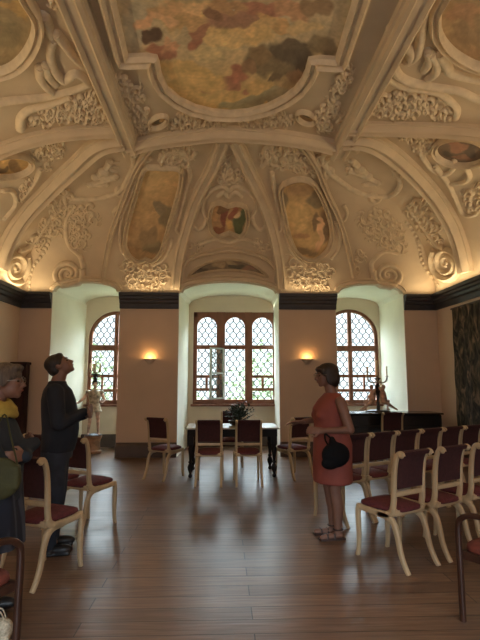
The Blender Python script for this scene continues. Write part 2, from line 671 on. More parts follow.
# side walls and back wall
for nm, s in (('wall_left', -1), ('wall_right', 1)):
    mb = MB().box(min(s * HALF, s * (HALF + 0.3)), max(s * HALF, s * (HALF + 0.3)), BACKY - 0.3, WINY + 0.3, 0, ZC + 0.02)
    struct(mb.build(nm, M['wall'], smooth=0))
mb = MB()
mb.box(-HALF, HALF, BACKY - 0.3, BACKY, 0, 0.9)
mb.box(-HALF, HALF, BACKY - 0.3, BACKY, 3.0, 5.6)
for a, b in ((-HALF, -3.65), (-1.35, -1.15), (1.15, 1.35), (3.65, HALF)):
    mb.box(a, b, BACKY - 0.3, BACKY, 0.9, 3.0)
struct(mb.build('wall_back', M['wall'], smooth=0))

# cornice and baseboards
CP = [(0.0, -0.31), (0.035, -0.31), (0.05, -0.26), (0.05, -0.21), (0.085, -0.19), (0.095, -0.14), (0.13, -0.12), (0.135, -0.075), (0.165, -0.06), (0.17, 0.0), (0.0, 0.0)]


def extrude_prof(mb, prof, p0, p1, out):
    """profile (projection, z) swept from p0 to p1, projecting along out"""
    p0, p1, out = Vector(p0), Vector(p1), Vector(out)
    mb.rings([[p + out * a + Vector((0, 0, z)) for a, z in prof] for p in (p0, p1)])


k = 0
for i in range(0, len(edges), 2):
    mb = MB()
    extrude_prof(mb, CP, (edges[i], FARY, ZC), (edges[i + 1], FARY, ZC), (0, -1, 0))
    o = struct(mb.build('trim_%d' % (k + 1), M['cornice'], smooth=30))
    k += 1
for s in (-1, 1):
    mb = MB()
    extrude_prof(mb, CP, (s * HALF, BACKY, ZC), (s * HALF, FARY, ZC), (-s, 0, 0))
    struct(mb.build('trim_%d' % (k + 1), M['cornice'], smooth=30))
    k += 1
BP = [(0, 0), (0.07, 0), (0.07, 0.22), (0.055, 0.25), (0.04, 0.27), (0.0, 0.28)]
mb = MB()
for i in range(0, len(edges), 2):
    extrude_prof(mb, BP, (edges[i], FARY, 0), (edges[i + 1], FARY, 0), (0, -1, 0))
for a, b in NBACK:
    extrude_prof(mb, BP, (a, WINY, 0), (b, WINY, 0), (0, -1, 0))
struct(mb.build('baseboard_far', M['plinth'], smooth=30))
for nm, s in (('baseboard_left', -1), ('baseboard_right', 1)):
    mb = MB()
    extrude_prof(mb, BP, (s * HALF, BACKY, 0), (s * HALF, FARY, 0), (-s, 0, 0))
    struct(mb.build(nm, M['plinth'], smooth=30))


# ------------------------------------------------------------------ windows
def in_light(x, z, L):
    x0, x1, z0, z1, kind = L
    if not (x0 <= x <= x1 and z0 <= z <= z1):
        return False
    if kind == 'round':
        r = (x1 - x0) / 2
        if z > z1 - r:
            return ((x - (x0 + x1) / 2) / r) ** 2 + ((z - (z1 - r)) / r) ** 2 <= 1
    elif isinstance(kind, tuple):
        c, r, zs = kind
        if z > zs:
            return (x - c) ** 2 + (z - zs) ** 2 <= r * r
    return True


def lattice(mb, L, y, cw=0.078, chh=0.235):
    x0, x1, z0, z1 = L[:4]
    xm = (x0 + x1) / 2
    n = max(1, round((x1 - x0) / cw))
    cw = (x1 - x0) / n
    for i in range(-1, n + 2):
        bx = x0 + cw * i
        run = []
        kk = int((z1 - z0) / 0.02)
        for j in range(kk + 1):
            z = z0 + (z1 - z0) * j / kk
            sg = 1 if i % 2 else -1
            ph = math.cos(2 * PI * (z - z0) / chh)
            x = bx + sg * cw * 0.48 * math.copysign(abs(ph) ** 0.8, ph)
            if in_light(x, z, L):
                run.append((x, y, z))
            else:
                if len(run) > 1:
                    mb.tube(run, 0.0105, 4)
                run = []
        if len(run) > 1:
            mb.tube(run, 0.0105, 4)


def pane(mb, L, y):
    x0, x1, z0, z1, kind = L
    n = 16
    for i in range(n):
        xa, xb = x0 + (x1 - x0) * i / n, x0 + (x1 - x0) * (i + 1) / n
        tops = []
        for x in (xa, xb):
            zt = z1
            if kind == 'round':
                r = (x1 - x0) / 2
                zt = z1 - r + math.sqrt(max(0, r * r - (x - (x0 + x1) / 2) ** 2))
            elif isinstance(kind, tuple):
                c, r, zs = kind
                zt = min(z1, zs + math.sqrt(max(0, r * r - (x - c) ** 2)))
            tops.append(max(zt, z0 + 1e-3))
        mb.add([(xa, y, z0), (xb, y, z0), (xb, y, tops[1]), (xa, y, tops[0])], [(0, 1, 2, 3)])


def spandrel(mb, x0, x1, z1, ya, yb):
    r = (x1 - x0) / 2
    pts = arch_pts(x0, x1, z1 - r, z1, 20)
    zt = z1 + 0.01
    for (xa, za), (xb, zb) in zip(pts[:-1], pts[1:]):
        mb.add([(xa, ya, za), (xb, ya, zb), (xb, ya, zt), (xa, ya, zt), (xa, yb, za), (xb, yb, zb), (xb, yb, zt), (xa, yb, zt)],
               [(0, 1, 2, 3), (0, 4, 5, 1), (4, 7, 6, 5)])


def make_window(idx, W, cols, rows_side, rows_mid, arched):
    root = bpy.data.objects.new('window_%d' % idx, None)
    COL.objects.link(root)
    struct(root)
    x0, x1, z0, z1 = W
    ya, yb = WINY + 0.05, WINY + 0.13
    f = MB()
    lights = []
    fw = 0.075
    if arched:
        c, ro = (x0 + x1) / 2, (x1 - x0) / 2
        zs = z1 - ro
        ri = ro - fw
        prev = None
        for k in range(29):
            a = PI * k / 28
            q = (c - ro * math.cos(a), zs + ro * math.sin(a), c - ri * math.cos(a), zs + ri * math.sin(a))
            if prev:
                f.add([(prev[0], ya, prev[1]), (q[0], ya, q[1]), (q[2], ya, q[3]), (prev[2], ya, prev[3]),
                       (prev[0], yb, prev[1]), (q[0], yb, q[1]), (q[2], yb, q[3]), (prev[2], yb, prev[3])],
                      [(0, 1, 2, 3), (3, 2, 6, 7), (4, 7, 6, 5), (0, 4, 5, 1)])
            prev = q
        f.box(x0, x0 + fw, ya, yb, z0, zs)
        f.box(x1 - fw, x1, ya, yb, z0, zs)
        f.box(x0, x1, ya - 0.02, yb, z0, z0 + 0.09)
        zt = [at_win(230, p)[1] for p in (346, 350, 374.5, 377.5, 389, 392)]
        mid = c
        f.box(mid - 0.045, mid + 0.045, ya - 0.015, yb, z0 + 0.09, z1 - fw * 0.7)
        f.box(x0 + fw, x1 - fw, ya - 0.01, yb, zt[1] - 0.015, zt[0] + 0.02)
        f.box(x0 + fw, x1 - fw, ya, yb, zt[3], zt[2])
        f.box(x0 + fw, x1 - fw, ya, yb, zt[5], zt[4])
        key = (c, ri, zs)
        for xa, xb in ((x0 + fw, mid - 0.045), (mid + 0.045, x1 - fw)):
            lights.append((xa, xb, zt[0] + 0.02, z1 - fw, key))
            lights.append((xa, xb, zt[2], zt[1] - 0.015, 'r'))
            xm = (xa + xb) / 2
            f.box(xm - 0.022, xm + 0.022, ya, yb, zt[4], zt[3])
            lights.append((xa, xm - 0.022, zt[4], zt[3], 'r'))
            lights.append((xm + 0.022, xb, zt[4], zt[3], 'r'))
            lights.append((xa, xb, z0 + 0.09, zt[5], 'r'))
    else:
        cx = [at_win(p, 350)[0] for p in (197, 216.5, 225, 245, 252.5, 273)]
        zt = [at_win(230, p)[1] for p in (317, 345, 349, 375, 378, 388, 391, 399.5)]
        f.box(x0, cx[0], ya, yb, z0, z1)
        f.box(cx[1], cx[2], ya - 0.03, yb, z0, z1)
        f.box(cx[3], cx[4], ya - 0.03, yb, z0, z1)
        f.box(cx[5], x1, ya, yb, z0, z1)
        f.box(x0, x1, ya, yb, zt[0], z1)
        f.box(x0, x1, ya - 0.015, yb, zt[2], zt[1])
        f.box(x0, x1, ya - 0.015, yb, z0, zt[7])
        for j in (0, 2, 4):
            xa, xb = cx[j], cx[j + 1]
            lights.append((xa, xb, zt[1], zt[0], 'round'))
            spandrel(f, xa, xb, zt[0], ya, yb)
            if j == 2:
                lights.append((xa, xb, zt[7], zt[2], 'r'))
            else:
                f.box(xa, xb, ya, yb, zt[4], zt[3])
                f.box(xa, xb, ya, yb, zt[6], zt[5])
                xm = (xa + xb) / 2
                f.box(xm - 0.03, xm + 0.03, ya, yb, zt[5], zt[4])
                lights.append((xa, xb, zt[3], zt[2], 'r'))
                lights.append((xa, xm - 0.03, zt[5], zt[4], 'r'))
                lights.append((xm + 0.03, xb, zt[5], zt[4], 'r'))
                lights.append((xa, xb, zt[7], zt[6], 'r'))
    f.build('window_frame', M['winwood'], root, smooth=30, bevel=0.006)
    g, l = MB(), MB()
    for L in lights:
        pane(g, L, WINY + 0.095)
        lattice(l, L, WINY + 0.085)
    g.build('pane', M['glass'], root, smooth=0)
    l.build('lead_lattice', M['lead'], root, smooth=60)
    s = MB().box(x0 - 0.04, x1 + 0.04, WINY - 0.09, WINY + 0.05, z0 - 0.05, z0)
    s.build('window_sill', M['winwood'], root, bevel=0.01)
    return root


make_window(1, W_L, None, None, None, True)
w2 = make_window(2, W_C, None, None, None, False)
make_window(3, W_R, None, None, None, True)
# the open casement of the middle window, swung into the room
hx, hz0 = at_win(226, 349)[0], at_win(230, 399)[1]
hz1 = at_win(230, 348)[1]
c_len, c_ang = 0.42, R(222)
mt = Matrix.Translation((hx - 0.05, WINY + 0.0, 0)) @ Matrix.Rotation(c_ang, 4, 'Z')
cs = MB()
cs.box(0, 0.04, -0.02, 0.02, hz0, hz1, mt)
cs.box(c_len - 0.04, c_len, -0.02, 0.02, hz0, hz1, mt)
for za in (hz0, (hz0 + hz1) / 2 - 0.02, hz1 - 0.04):
    cs.box(0.04, c_len - 0.04, -0.02, 0.02, za, za + 0.04, mt)
csm = cs.build('casement', M['winpale'], w2, smooth=30)
g = MB()
g.add([mt @ Vector(p) for p in ((0.04, 0, hz0 + 0.04), (c_len - 0.04, 0, hz0 + 0.04), (c_len - 0.04, 0, hz1 - 0.04), (0.04, 0, hz1 - 0.04))], [(0, 1, 2, 3)])
g.build('casement_pane', M['glass'], csm, smooth=0)
l = MB()
nloc = len(l.v)
lattice(l, (0.04, c_len - 0.04, hz0 + 0.04, hz1 - 0.04, 'r'), 0.0)
l.v = [mt @ p for p in l.v]
l.build('casement_lattice', M['lead'], csm, smooth=60)
# unseen windows behind the camera, added and widened for ambient light
for i, cxx in enumerate((-2.5, 0, 2.5)):
    f = MB()
    ya, yb = BACKY - 0.2, BACKY - 0.12
    for a, b, c, d in ((cxx - 1.15, cxx - 1.07, 0.9, 3.0), (cxx + 1.07, cxx + 1.15, 0.9, 3.0), (cxx - 0.04, cxx + 0.04, 0.9, 3.0)):
        f.box(a, b, ya, yb, c, d)
    for c, d in ((0.9, 0.98), (2.92, 3.0), (2.2, 2.27)):
        f.box(cxx - 1.15, cxx + 1.15, ya, yb, c, d)
    struct(f.build('window_%d' % (4 + i), M['winwood'], smooth=0))

# ------------------------------------------------------------------ the vault
ZT, TX, YT = 5.10, 1.80, 7.20
YG = 8.17


def camber(x):
    return 0.08 * (1 - min(1, abs(x) / TX) ** 2)


def vault_col(bx, by, tx, ty, z0):
    """column from the springing (bx,by) up to (tx,ty)"""
    zt = ZT + camber(tx)
    th0 = math.asin(max(0, (z0 - ZC)) / (zt - ZC))
    out = []
    for k in range(NV + 1):
        th = th0 + (PI / 2 - th0) * k / NV
        q = 1 - math.cos(th)
        out.append(Vector((bx + (tx - bx) * q, by + (ty - by) * q, ZC + (zt - ZC) * math.sin(th))))
    return out


NV = 40
cols = []
ysl = [BACKY + (6.5 - BACKY) * k / 40 for k in range(40)] + [6.5 + (YG - 6.5) * k / 16 for k in range(17)]


def side_top(y):
    return y if y < 6.5 else 6.5 + (y - 6.5) * (YT - 6.5) / (YG - 6.5)


for y in ysl:
    cols.append(vault_col(-HALF, y, -TX, side_top(y), ZC))
for k in range(1, 17):
    t = k / 16
    cols.append(vault_col(-HALF, YG + (FARY - YG) * t, -TX + 0.25 * t, YT, ZC))
xs = set(-HALF + 2 * HALF * k / 150 for k in range(151))
for a, b in NICHES:
    xs |= {a - 1e-4, a + 1e-4, b - 1e-4, b + 1e-4}
xs = sorted(xs)[1:-1]
for x in xs:
    cols.append(vault_col(x, FARY, x * (TX - 0.25) / HALF, YT, arch_z(x)))
for k in range(16, -1, -1):
    t = k / 16
    cols.append(vault_col(HALF, YG + (FARY - YG) * t, TX - 0.25 * t, YT, ZC))
for y in reversed(ysl[:-1]):
    cols.append(vault_col(HALF, y, TX, side_top(y), ZC))
vb = MB()
n = NV + 1
vb.add([p for c in cols for p in c], [(i * n + k, (i + 1) * n + k, (i + 1) * n + k + 1, i * n + k + 1) for i in range(len(cols) - 1) for k in range(NV)])
# flat (slightly cambered) middle field
nx, ny = 24, 40
fv = [Vector((-TX + 2 * TX * i / nx, BACKY + (YT - BACKY) * j / ny, ZT + camber(-TX + 2 * TX * i / nx))) for j in range(ny + 1) for i in range(nx + 1)]
vb.add(fv, [(j * (nx + 1) + i, j * (nx + 1) + i + 1, (j + 1) * (nx + 1) + i + 1, (j + 1) * (nx + 1) + i) for j in range(ny) for i in range(nx)])
ceil = struct(vb.build('ceiling', M['vault'], smooth=30))
BVH = BVHTree.FromPolygons([tuple(p) for p in vb.v], vb.f)


def hit(px, py):
    d = ray(px, py)
    loc, nrm, i, dist = BVH.ray_cast(CAM, d)
    if loc is None:
        return None
    if nrm.dot(d) > 0:
        nrm = -nrm
    return loc, nrm


def path_hits(pix):
    hs = [hit(p[0], p[1]) for p in pix]
    return [h for h in hs if h]


def sweep(mb, hs, prof, closed=False):
    """sweep profile (offset, height) in metres along surface hits"""
    m = len(hs)
    if m < 2:
        return
    nr = []
    for i in range(m):
        if closed:
            a = hs[i - 2][1] + hs[i - 1][1] + hs[i][1] * 2 + hs[(i + 1) % m][1] + hs[(i + 2) % m][1]
        else:
            a = hs[max(i - 2, 0)][1] + hs[max(i - 1, 0)][1] + hs[i][1] * 2 + hs[min(i + 1, m - 1)][1] + hs[min(i + 2, m - 1)][1]
        nr.append(a.normalized())
    rings = []
    for i in range(m):
        p = hs[i][0]
        t = (hs[(i + 1) % m if closed else min(i + 1, m - 1)][0] - hs[(i - 1) % m if closed else max(i - 1, 0)][0])
        t = t - nr[i] * t.dot(nr[i])
        if t.length < 1e-6:
            continue
        t.normalize()
        s = t.cross(nr[i])
        rings.append([p + s * a + nr[i] * h for a, h in prof])
    if len(rings) > 2:
        mb.rings(rings, close=closed)


def prof_rib(w_, h_):
    h_ *= 2.0
    a = w_ / 2
    return [(-a, -0.03), (-a, h_ * 0.35), (-a * 0.80, h_ * 0.4), (-a * 0.76, h_ * 0.8), (-a * 0.55, h_), (-a * 0.3, h_ * 0.72), (a * 0.3, h_ * 0.72),
            (a * 0.55, h_), (a * 0.76, h_ * 0.8), (a * 0.80, h_ * 0.4), (a, h_ * 0.35), (a, -0.03)]


def prof_round(w_, h_):
    a = w_ / 2
    return [(-a, -0.02), (-a * 0.92, h_ * 0.45), (-a * 0.55, h_ * 0.88), (0, h_), (a * 0.55, h_ * 0.88), (a * 0.92, h_ * 0.45), (a, -0.02)]


def prof_frame(w_, h_):
    h_ *= 1.8
    a = w_ / 2
    return [(-a, -0.02), (-a, h_ * 0.6), (-a * 0.6, h_), (-a * 0.2, h_ * 0.55), (a * 0.2, h_ * 0.5), (a * 0.5, h_ * 0.85), (a, h_ * 0.5), (a, -0.02)]


tn = [k]


def rib(pix, w_, h_, smooth=True, prof=prof_rib):
    tn[0] += 1
    p = catmull(pix, step=3) if smooth else pix
    mb = MB()
    sweep(mb, path_hits(p), prof(w_, h_))
    return struct(mb.build('trim_%d' % tn[0], M['stucco'], smooth=35))


def line(a, b, n=20):
    return [(a[0] + (b[0] - a[0]) * i / n, a[1] + (b[1] - a[1]) * i / n) for i in range(n + 1)]


# longitudinal ribs, laid in plan along the edge of the flat field
for s in (-1, 1):
    tn[0] += 1
    hs = [(Vector((s * (TX - 0.16), BACKY + (YT - BACKY) * i / 30, ZT + camber(TX - 0.16))), Vector((0, 0, -1))) for i in range(31)]
    mb = MB()
    sweep(mb, hs, prof_rib(0.30, 0.09))
    struct(mb.build('trim_%d' % tn[0], M['stucco'], smooth=35))
rib([(128, 144), (150, 138), (175, 134), (205, 130.5), (232, 129), (260, 131), (290, 134), (318, 139), (335, 143)], 0.20, 0.09)
rib([(-40, 164), (-15, 152), (0, 146), (30, 136), (69, 129), (114, 126)], 0.17, 0.08)
rib([(348, 124), (375, 124), (400, 125), (440, 126), (480, 129), (520, 136)], 0.17, 0.08)
rib([(122, 136), (98.6, 142), (75.7, 161), (52.8, 182), (27.5, 207), (11.5, 228), (1, 248), (-5, 268)], 0.27, 0.10)
rib([(343, 136), (364, 136), (385, 145), (410, 165), (435, 191), (452, 216), (461, 236), (467, 255), (470, 272)], 0.27, 0.10)
rib([(223, 138), (213, 165), (198, 195), (187, 228), (180, 258), (176.5, 290)], 0.24, 0.06)
rib([(235, 138), (247, 165), (261, 195), (271, 225), (278, 258), (281, 290)], 0.24, 0.06)
rib([(155, 140), (145, 152), (135, 168), (120, 208), (111, 235), (105, 265), (103, 284)], 0.11, 0.05)
rib([(297, 137), (308, 150), (317, 166), (327, 192), (338, 216), (347, 245), (354, 278)], 0.11, 0.05)
rib([(118, 140), (92, 151), (66, 176)], 0.07, 0.04)
rib([(355, 132), (372, 140), (392, 158), (410, 176)], 0.07, 0.04)
# bands over the window recesses
for (a, b), rs, wd in zip(NICHES, RISE, (0.14, 0.16, 0.14)):
    hs = []
    for i in range(41):
        x = a + (b - a) * i / 40
        x = min(max(x, a + 2e-4), b - 2e-4)
        z = arch_z(x) + 0.07
        th = math.asin((z - ZC) / (ZT - ZC))
        q = 1 - math.cos(th)
        hs.append((Vector((x + (x * (TX - .25) / HALF - x) * q, FARY + (YT - FARY) * q, z)), Vector((0, -1, -0.12)).normalized()))
    tn[0] += 1
    mb = MB()
    sweep(mb, hs, prof_rib(wd, 0.05))
    struct(mb.build('trim_%d' % tn[0], M['stucco'], smooth=35))
rib([(184, 268), (190, 259), (209, 252.5), (230, 249.5), (251, 252.5), (267, 259), (275, 268)], 0.10, 0.05)


# ------------------------------------------------------------------ frescoes
def vnoise(x, y, s, seed=0):
    return noise.noise(Vector((x * s, y * s, seed * 7.3)))


def blobs_color(px, py, base, blobs, seed, warp=5.0):
    wx = px + warp * vnoise(px, py, 0.09, seed) * 2 + warp * 0.3 * vnoise(px, py, 0.22, seed + 1)
    wy = py + warp * vnoise(px, py, 0.09, seed + 2) * 2 + warp * 0.3 * vnoise(px, py, 0.22, seed + 3)
    c = Vector(base(px, py) if callable(base) else base)
    for bx, by, rx, ry, ang, col in blobs:
        dx, dy = wx - bx, wy - by
        ca, sa = math.cos(R(ang)), math.sin(R(ang))
        u, v = (dx * ca + dy * sa) / rx, (-dx * sa + dy * ca) / ry
        d = math.sqrt(u * u + v * v)
        k = min(1, max(0, (1.12 - d) / 0.22)) * 0.95
        c = c.lerp(Vector(col), k)
    g_ = (c.x * 0.3 + c.y * 0.6 + c.z * 0.1)
    c = c.lerp(Vector((g_ * 1.06, g_, g_ * 0.86)), 0.35).lerp(Vector((146, 128, 100)), 0.12)
    j = 1 + 0.10 * vnoise(px, py, 0.16, seed + 5) + 0.09 * vnoise(px * 0.6 + py * 0.3, py, 0.55, seed + 9)
    return tuple(lin([min(255, max(0, v * j)) for v in c]))


def fresco(outline, name, label, cat, base, blobs, seed, fw=0.07, fh=0.05, smooth=True, off=0.012, step=2.0, warp=5.0, group=None, frame=True, gain=1.0):
    root = thing(name, label, cat, group=group)
    bd = catmull([Vector((p[0], p[1], 0)) for p in outline], True, 4.0) if smooth else None
    if bd is None:
        bd = []
        for i, p in enumerate(outline):
            q = outline[(i + 1) % len(outline)]
            kk = max(1, int(math.hypot(q[0] - p[0], q[1] - p[1]) / 4))
            bd += [Vector((p[0] + (q[0] - p[0]) * j / kk, p[1] + (q[1] - p[1]) * j / kk, 0)) for j in range(kk)]
    cx = sum(p.x for p in bd) / len(bd)
    cy = sum(p.y for p in bd) / len(bd)
    rmax = max(math.hypot(p.x - cx, p.y - cy) for p in bd)
    nr = max(4, int(rmax / step))
    # denser angular sampling
    sub = max(1, int(4.0 / step))
    ring0 = []
    for i in range(len(bd)):
        a, b = bd[i], bd[(i + 1) % len(bd)]
        for j in range(sub):
            ring0.append(a.lerp(b, j / sub))
    N = len(ring0)
    mb, cols_ = MB(), []
    rr = []
    for i in range(nr + 1):
        t = max(0.01, i / nr)
        ring = []
        for p in ring0:
            x, y = cx + (p.x - cx) * t, cy + (p.y - cy) * t
            h = hit(x, y)
            ring.append((h[0] + h[1] * off))
            cols_.append(tuple(v * gain for v in blobs_color(x, y, base, blobs, seed, warp)))
        rr.append(ring)
    mb.add([p for r_ in rr for p in r_], [(i * N + k, (i + 1) * N + k, (i + 1) * N + (k + 1) % N, i * N + (k + 1) % N) for i in range(nr) for k in range(N)])
    o = mb.build('painted_field', M['paint'], root, smooth=60, colors=cols_)
    if frame:
        f = MB()
        sweep(f, path_hits([(p.x, p.y) for p in bd]), prof_frame(fw, fh), closed=True)
        f.build('stucco_frame', M['stucco2'], root, smooth=35)
    return root


G = 2.1
main_out = [(122, 57), (108, 0), (103, -20), (96, -52), (376, -52), (366, -20), (360, 0), (341, 60), (314, 58), (312, 68), (307, 78), (300, 87), (288, 96), (270, 105), (249, 110.5), (230, 112), (212, 110.5),
            (193, 106), (176, 98), (162, 86), (155, 72), (152, 56)]
sky_g = (160, 142, 112)
mauve, rose, ochre, gold_, dark, grey, blue_, umber = (138, 92, 78), (152, 90, 74), (186, 152, 92), (190, 158, 84), (78, 66, 56), (120, 112, 96), (108, 116, 112), (110, 84, 60)


def main_base(x, y):
    t = min(1, max(0, (y - 40) / 60))
    return Vector(sky_g).lerp(Vector((178, 142, 80)), t)


fresco(main_out, 'ceiling_fresco', 'large ceiling fresco of clouds and red robed figures in notched curved frame', 'painting', main_base, [
    (230, -20, 110, 24, 0, (150, 128, 96)),
    (215, 22, 60, 20, 10, ochre), (180, 20, 26, 11, 20, (168, 128, 84)), (165, 10, 26, 8, -15, (176, 132, 90)), (135, 25, 12, 26, 10, (150, 140, 120)),
    (245, 14, 40, 11, -12, mauve), (262, 7, 26, 8, 10, rose), (228, 5, 22, 7, 0, (160, 116, 80)), (290, 10, 20, 9, 25, (168, 118, 88)), (318, 6, 18, 10, 0, (126, 98, 74)),
    (275, 22, 22, 6, 25, (176, 132, 82)), (210, 12, 16, 5, 30, (120, 80, 62)), (305, 26, 18, 6, -12, (176, 150, 104)), (195, 8, 12, 8, 0, (188, 150, 104)), (262, 24, 18, 5, -25, (186, 150, 96)),
    (150, 34, 10.5, 7.5, 15, (74, 50, 42)), (147, 20, 16, 5, -30, (186, 136, 100)), (165, 20, 14, 5, 20, (192, 148, 108)),
    (160, 50, 16, 6, 12, rose), (175, 44, 12, 5, -25, (176, 120, 90)), (194, 40, 9, 8, 30, (156, 84, 68)), (200, 33, 14, 5, -30, (150, 92, 74)), (184, 36, 5, 12, 20, (150, 134, 104)), (168, 40, 5, 6, 0, (190, 140, 104)),
    (215, 52, 24, 8, -5, (182, 160, 112)), (240, 58, 18, 7, 20, (176, 150, 108)), (225, 40, 20, 7, 0, (190, 160, 104)),
    (228, 82, 14, 7, -8, rose), (238, 74, 9, 9, 30, (160, 88, 72)), (208, 88, 20, 3.5, -6, (158, 92, 74)), (246, 90, 6, 3, 0, (170, 100, 80)),
    (195, 75, 34, 12, 20, (184, 148, 84)), (190, 92, 24, 7, 25, (178, 142, 80)),
    (272, 60, 26, 15, 5, (104, 88, 66)), (292, 50, 22, 12, 10, dark), (303, 62, 10, 14, 0, dark), (322, 45, 16, 9, 0, (112, 96, 74)), (262, 54, 14, 8, 20, (126, 98, 68)), (250, 66, 8, 7, 0, (134, 96, 70)), (276, 77, 10, 3, -20, (88, 70, 54)),
    (287, 82, 20, 9, -30, (150, 118, 78)), (262, 88, 14, 9, 0, (176, 140, 82)), (258, 99, 26, 6, -10, (120, 112, 86)), (275, 94, 14, 6, -30, (132, 120, 92)), (236, 107, 20, 5, 0, (136, 130, 96)),
    (297, 74, 9, 8, 0, (134, 94, 66)),
], 3, fw=0.16, fh=0.07, smooth=False, warp=3, gain=G * 0.90, step=1.5)

# tall painted panels above the piers
fresco([(144, 168), (152, 165.5), (164, 166), (174, 166), (181, 170), (180, 186), (175, 205), (170, 222), (165, 240), (160, 254), (152, 261.5), (146, 259), (139, 262), (131, 257), (125.5, 247), (126, 232), (130, 215), (137, 190)],
       'painted_panel', 'tall narrow painted panel with dark trees, on the vault above the wall pier', 'painting',
       lambda x, y: Vector((164, 132, 86)).lerp(Vector((140, 106, 70)), min(1, max(0, (y - 170) / 60))),
       [(166, 215, 9, 12, 20, (98, 86, 66)), (160, 205, 8, 6, 0, (104, 92, 74)), (148, 238, 10, 9, 0, (108, 86, 62)), (155, 248, 8, 6, 10, (100, 88, 66)), (140, 225, 6, 8, 0, (132, 102, 68)), (134, 245, 7, 7, 0, (120, 90, 60)),
        (155, 185, 14, 6, 0, (170, 136, 88))], 11, fw=0.09, fh=0.06, gain=G, warp=4, step=1.6)
fresco([(281, 187), (289, 180), (302, 177.5), (313, 182), (321, 195), (327, 210), (331, 226), (331.5, 238), (327, 250), (317, 259), (307, 259.5), (297, 253), (290, 238), (285, 217), (282, 202)],
       'painted_panel', 'tall oval painted panel with pale standing nude figure on the vault', 'painting',
       lambda x, y: Vector((150, 118, 78)).lerp(Vector((158, 122, 76)), min(1, max(0, (y - 180) / 60))),
       [(285, 200, 5, 8, 0, (100, 88, 72)), (318, 198, 8, 10, 20, (104, 90, 70)), (300, 190, 12, 6, 0, (136, 104, 72)), (296, 215, 10, 14, 0, (168, 136, 84)), (323, 228, 7, 16, 0, (98, 74, 54)), (315, 222, 4, 10, 10, (100, 76, 56)),
        (319, 218, 2.6, 3.2, 0, (186, 140, 104)), (319, 229, 3.4, 9, 5, (190, 142, 104)), (318, 240, 2.6, 8, 10, (180, 134, 98)), (298, 236, 8, 4, 0, (140, 96, 66)), (305, 252, 14, 5, 0, (118, 94, 66))],
       12, fw=0.09, fh=0.06, gain=G, warp=3, step=1.6)
fresco([(213, 204), (221, 202), (228, 205), (236, 203), (245, 206), (248, 218), (245, 231), (239, 236), (229, 232), (219, 236), (212, 231), (209.5, 218)],
       'heraldic_cartouche', 'small red and green coat of arms in the triangular field over the middle window', 'cartouche', (150, 112, 76),
       [(215, 213, 4, 8, 0, (170, 128, 84)), (224, 218, 3.5, 9, 8, (112, 50, 46)), (222, 208, 6, 3, 0, (96, 66, 46)), (230, 222, 3, 7, 0, (176, 132, 66)), (239, 222, 6, 10, 0, (58, 76, 48)), (243, 213, 3, 6, 0, (66, 84, 58)), (233, 212, 3, 6, 20, (132, 62, 52)), (219, 229, 5, 4, 0, (120, 66, 48)), (238, 214, 2.5, 3, 0, (190, 160, 120))],
       13, fw=0.08, fh=0.06, gain=G, warp=3, step=1.2)
fresco([(188.5, 277), (195, 270), (205, 264), (217, 260.5), (229, 259.5), (241, 260.5), (252, 264.5), (261, 270.5), (267.5, 277), (255, 273), (242, 270.8), (229, 270), (215, 270.8), (202, 273)],
       'lunette_painting', 'dark crescent shaped painting directly over the middle window arch', 'painting', (96, 82, 68),
       [(200, 270, 6, 3, 0, (62, 54, 46)), (218, 266, 7, 3, 0, (128, 108, 84)), (236, 265, 7, 3, 0, (60, 60, 52)), (248, 269, 7, 3, 0, (116, 80, 70)), (228, 262, 6, 2, 0, (134, 118, 92)), (260, 274, 4, 2, 0, (70, 62, 54))],
       14, fw=0.05, fh=0.04, gain=G, warp=3, step=1.2)
fresco([(462 + 27 * math.cos(a), 150 + 13.5 * math.sin(a) + 1.5 * math.cos(a)) for a in [2 * PI * i / 16 for i in range(16)]],
       'oval_medallion', 'dark oval painting in the spandrel beyond the curved rib, on the tapestry side', 'painting', (92, 72, 60),
       [(455, 146, 12, 4, 10, (136, 84, 66)), (470, 152, 10, 4, -10, (70, 58, 52)), (448, 156, 9, 4, 20, (64, 54, 48)), (476, 143, 8, 4, 0, (110, 100, 88)), (460, 158, 10, 3, 0, (120, 78, 62))], 15, fw=0.08, fh=0.05, gain=G, warp=4)
fresco([(7 + 24 * math.cos(a), 164.5 + 10.5 * math.sin(a) - 2 * math.cos(a)) for a in [2 * PI * i / 16 for i in range(16)]],
       'oval_medallion', 'small ochre oval painting in the spandrel above the two standing visitors', 'painting', (150, 112, 58),
       [(5, 160, 10, 3, 10, (176, 136, 72)), (15, 168, 9, 4, -10, (104, 74, 44)), (-4, 170, 9, 4, 0, (92, 70, 46))], 16, fw=0.08, fh=0.05, gain=G, warp=4)
fresco([(28, 0), (37, 16), (36.6, 32), (28.5, 49), (16, 62), (0, 69), (-30, 74), (-58, 60), (-66, 20), (-50, -28), (0, -40)],
       'painted_medallion', 'large faded grey brown medallion painting nearest overhead on the side cove above the visitors', 'painting', (118, 102, 74),
       [(22, 6, 12, 10, 0, (150, 118, 66)), (8, 4, 8, 6, 0, (142, 110, 62)), (5, 30, 18, 14, 0, (104, 92, 66)), (10, 52, 16, 8, -20, (124, 106, 76)), (-20, 30, 20, 20, 0, (110, 90, 66))], 17, fw=0.12, fh=0.07, gain=G, warp=5)
fresco([(439, 0), (435, 17), (437, 32), (448, 47), (464, 58), (480, 64.5), (508, 70), (534, 60), (545, 20), (528, -30), (470, -38)],
       'painted_medallion', 'large faded rosy brown medallion painting overhead on the cove at the tapestry side', 'painting', (124, 98, 70),
       [(462, 12, 16, 10, 10, (134, 96, 70)), (470, 34, 14, 10, 0, (114, 90, 66)), (450, 26, 8, 10, 0, (136, 110, 78)), (474, 52, 12, 6, 10, (132, 100, 72))], 18, fw=0.12, fh=0.07, gain=G, warp=5)
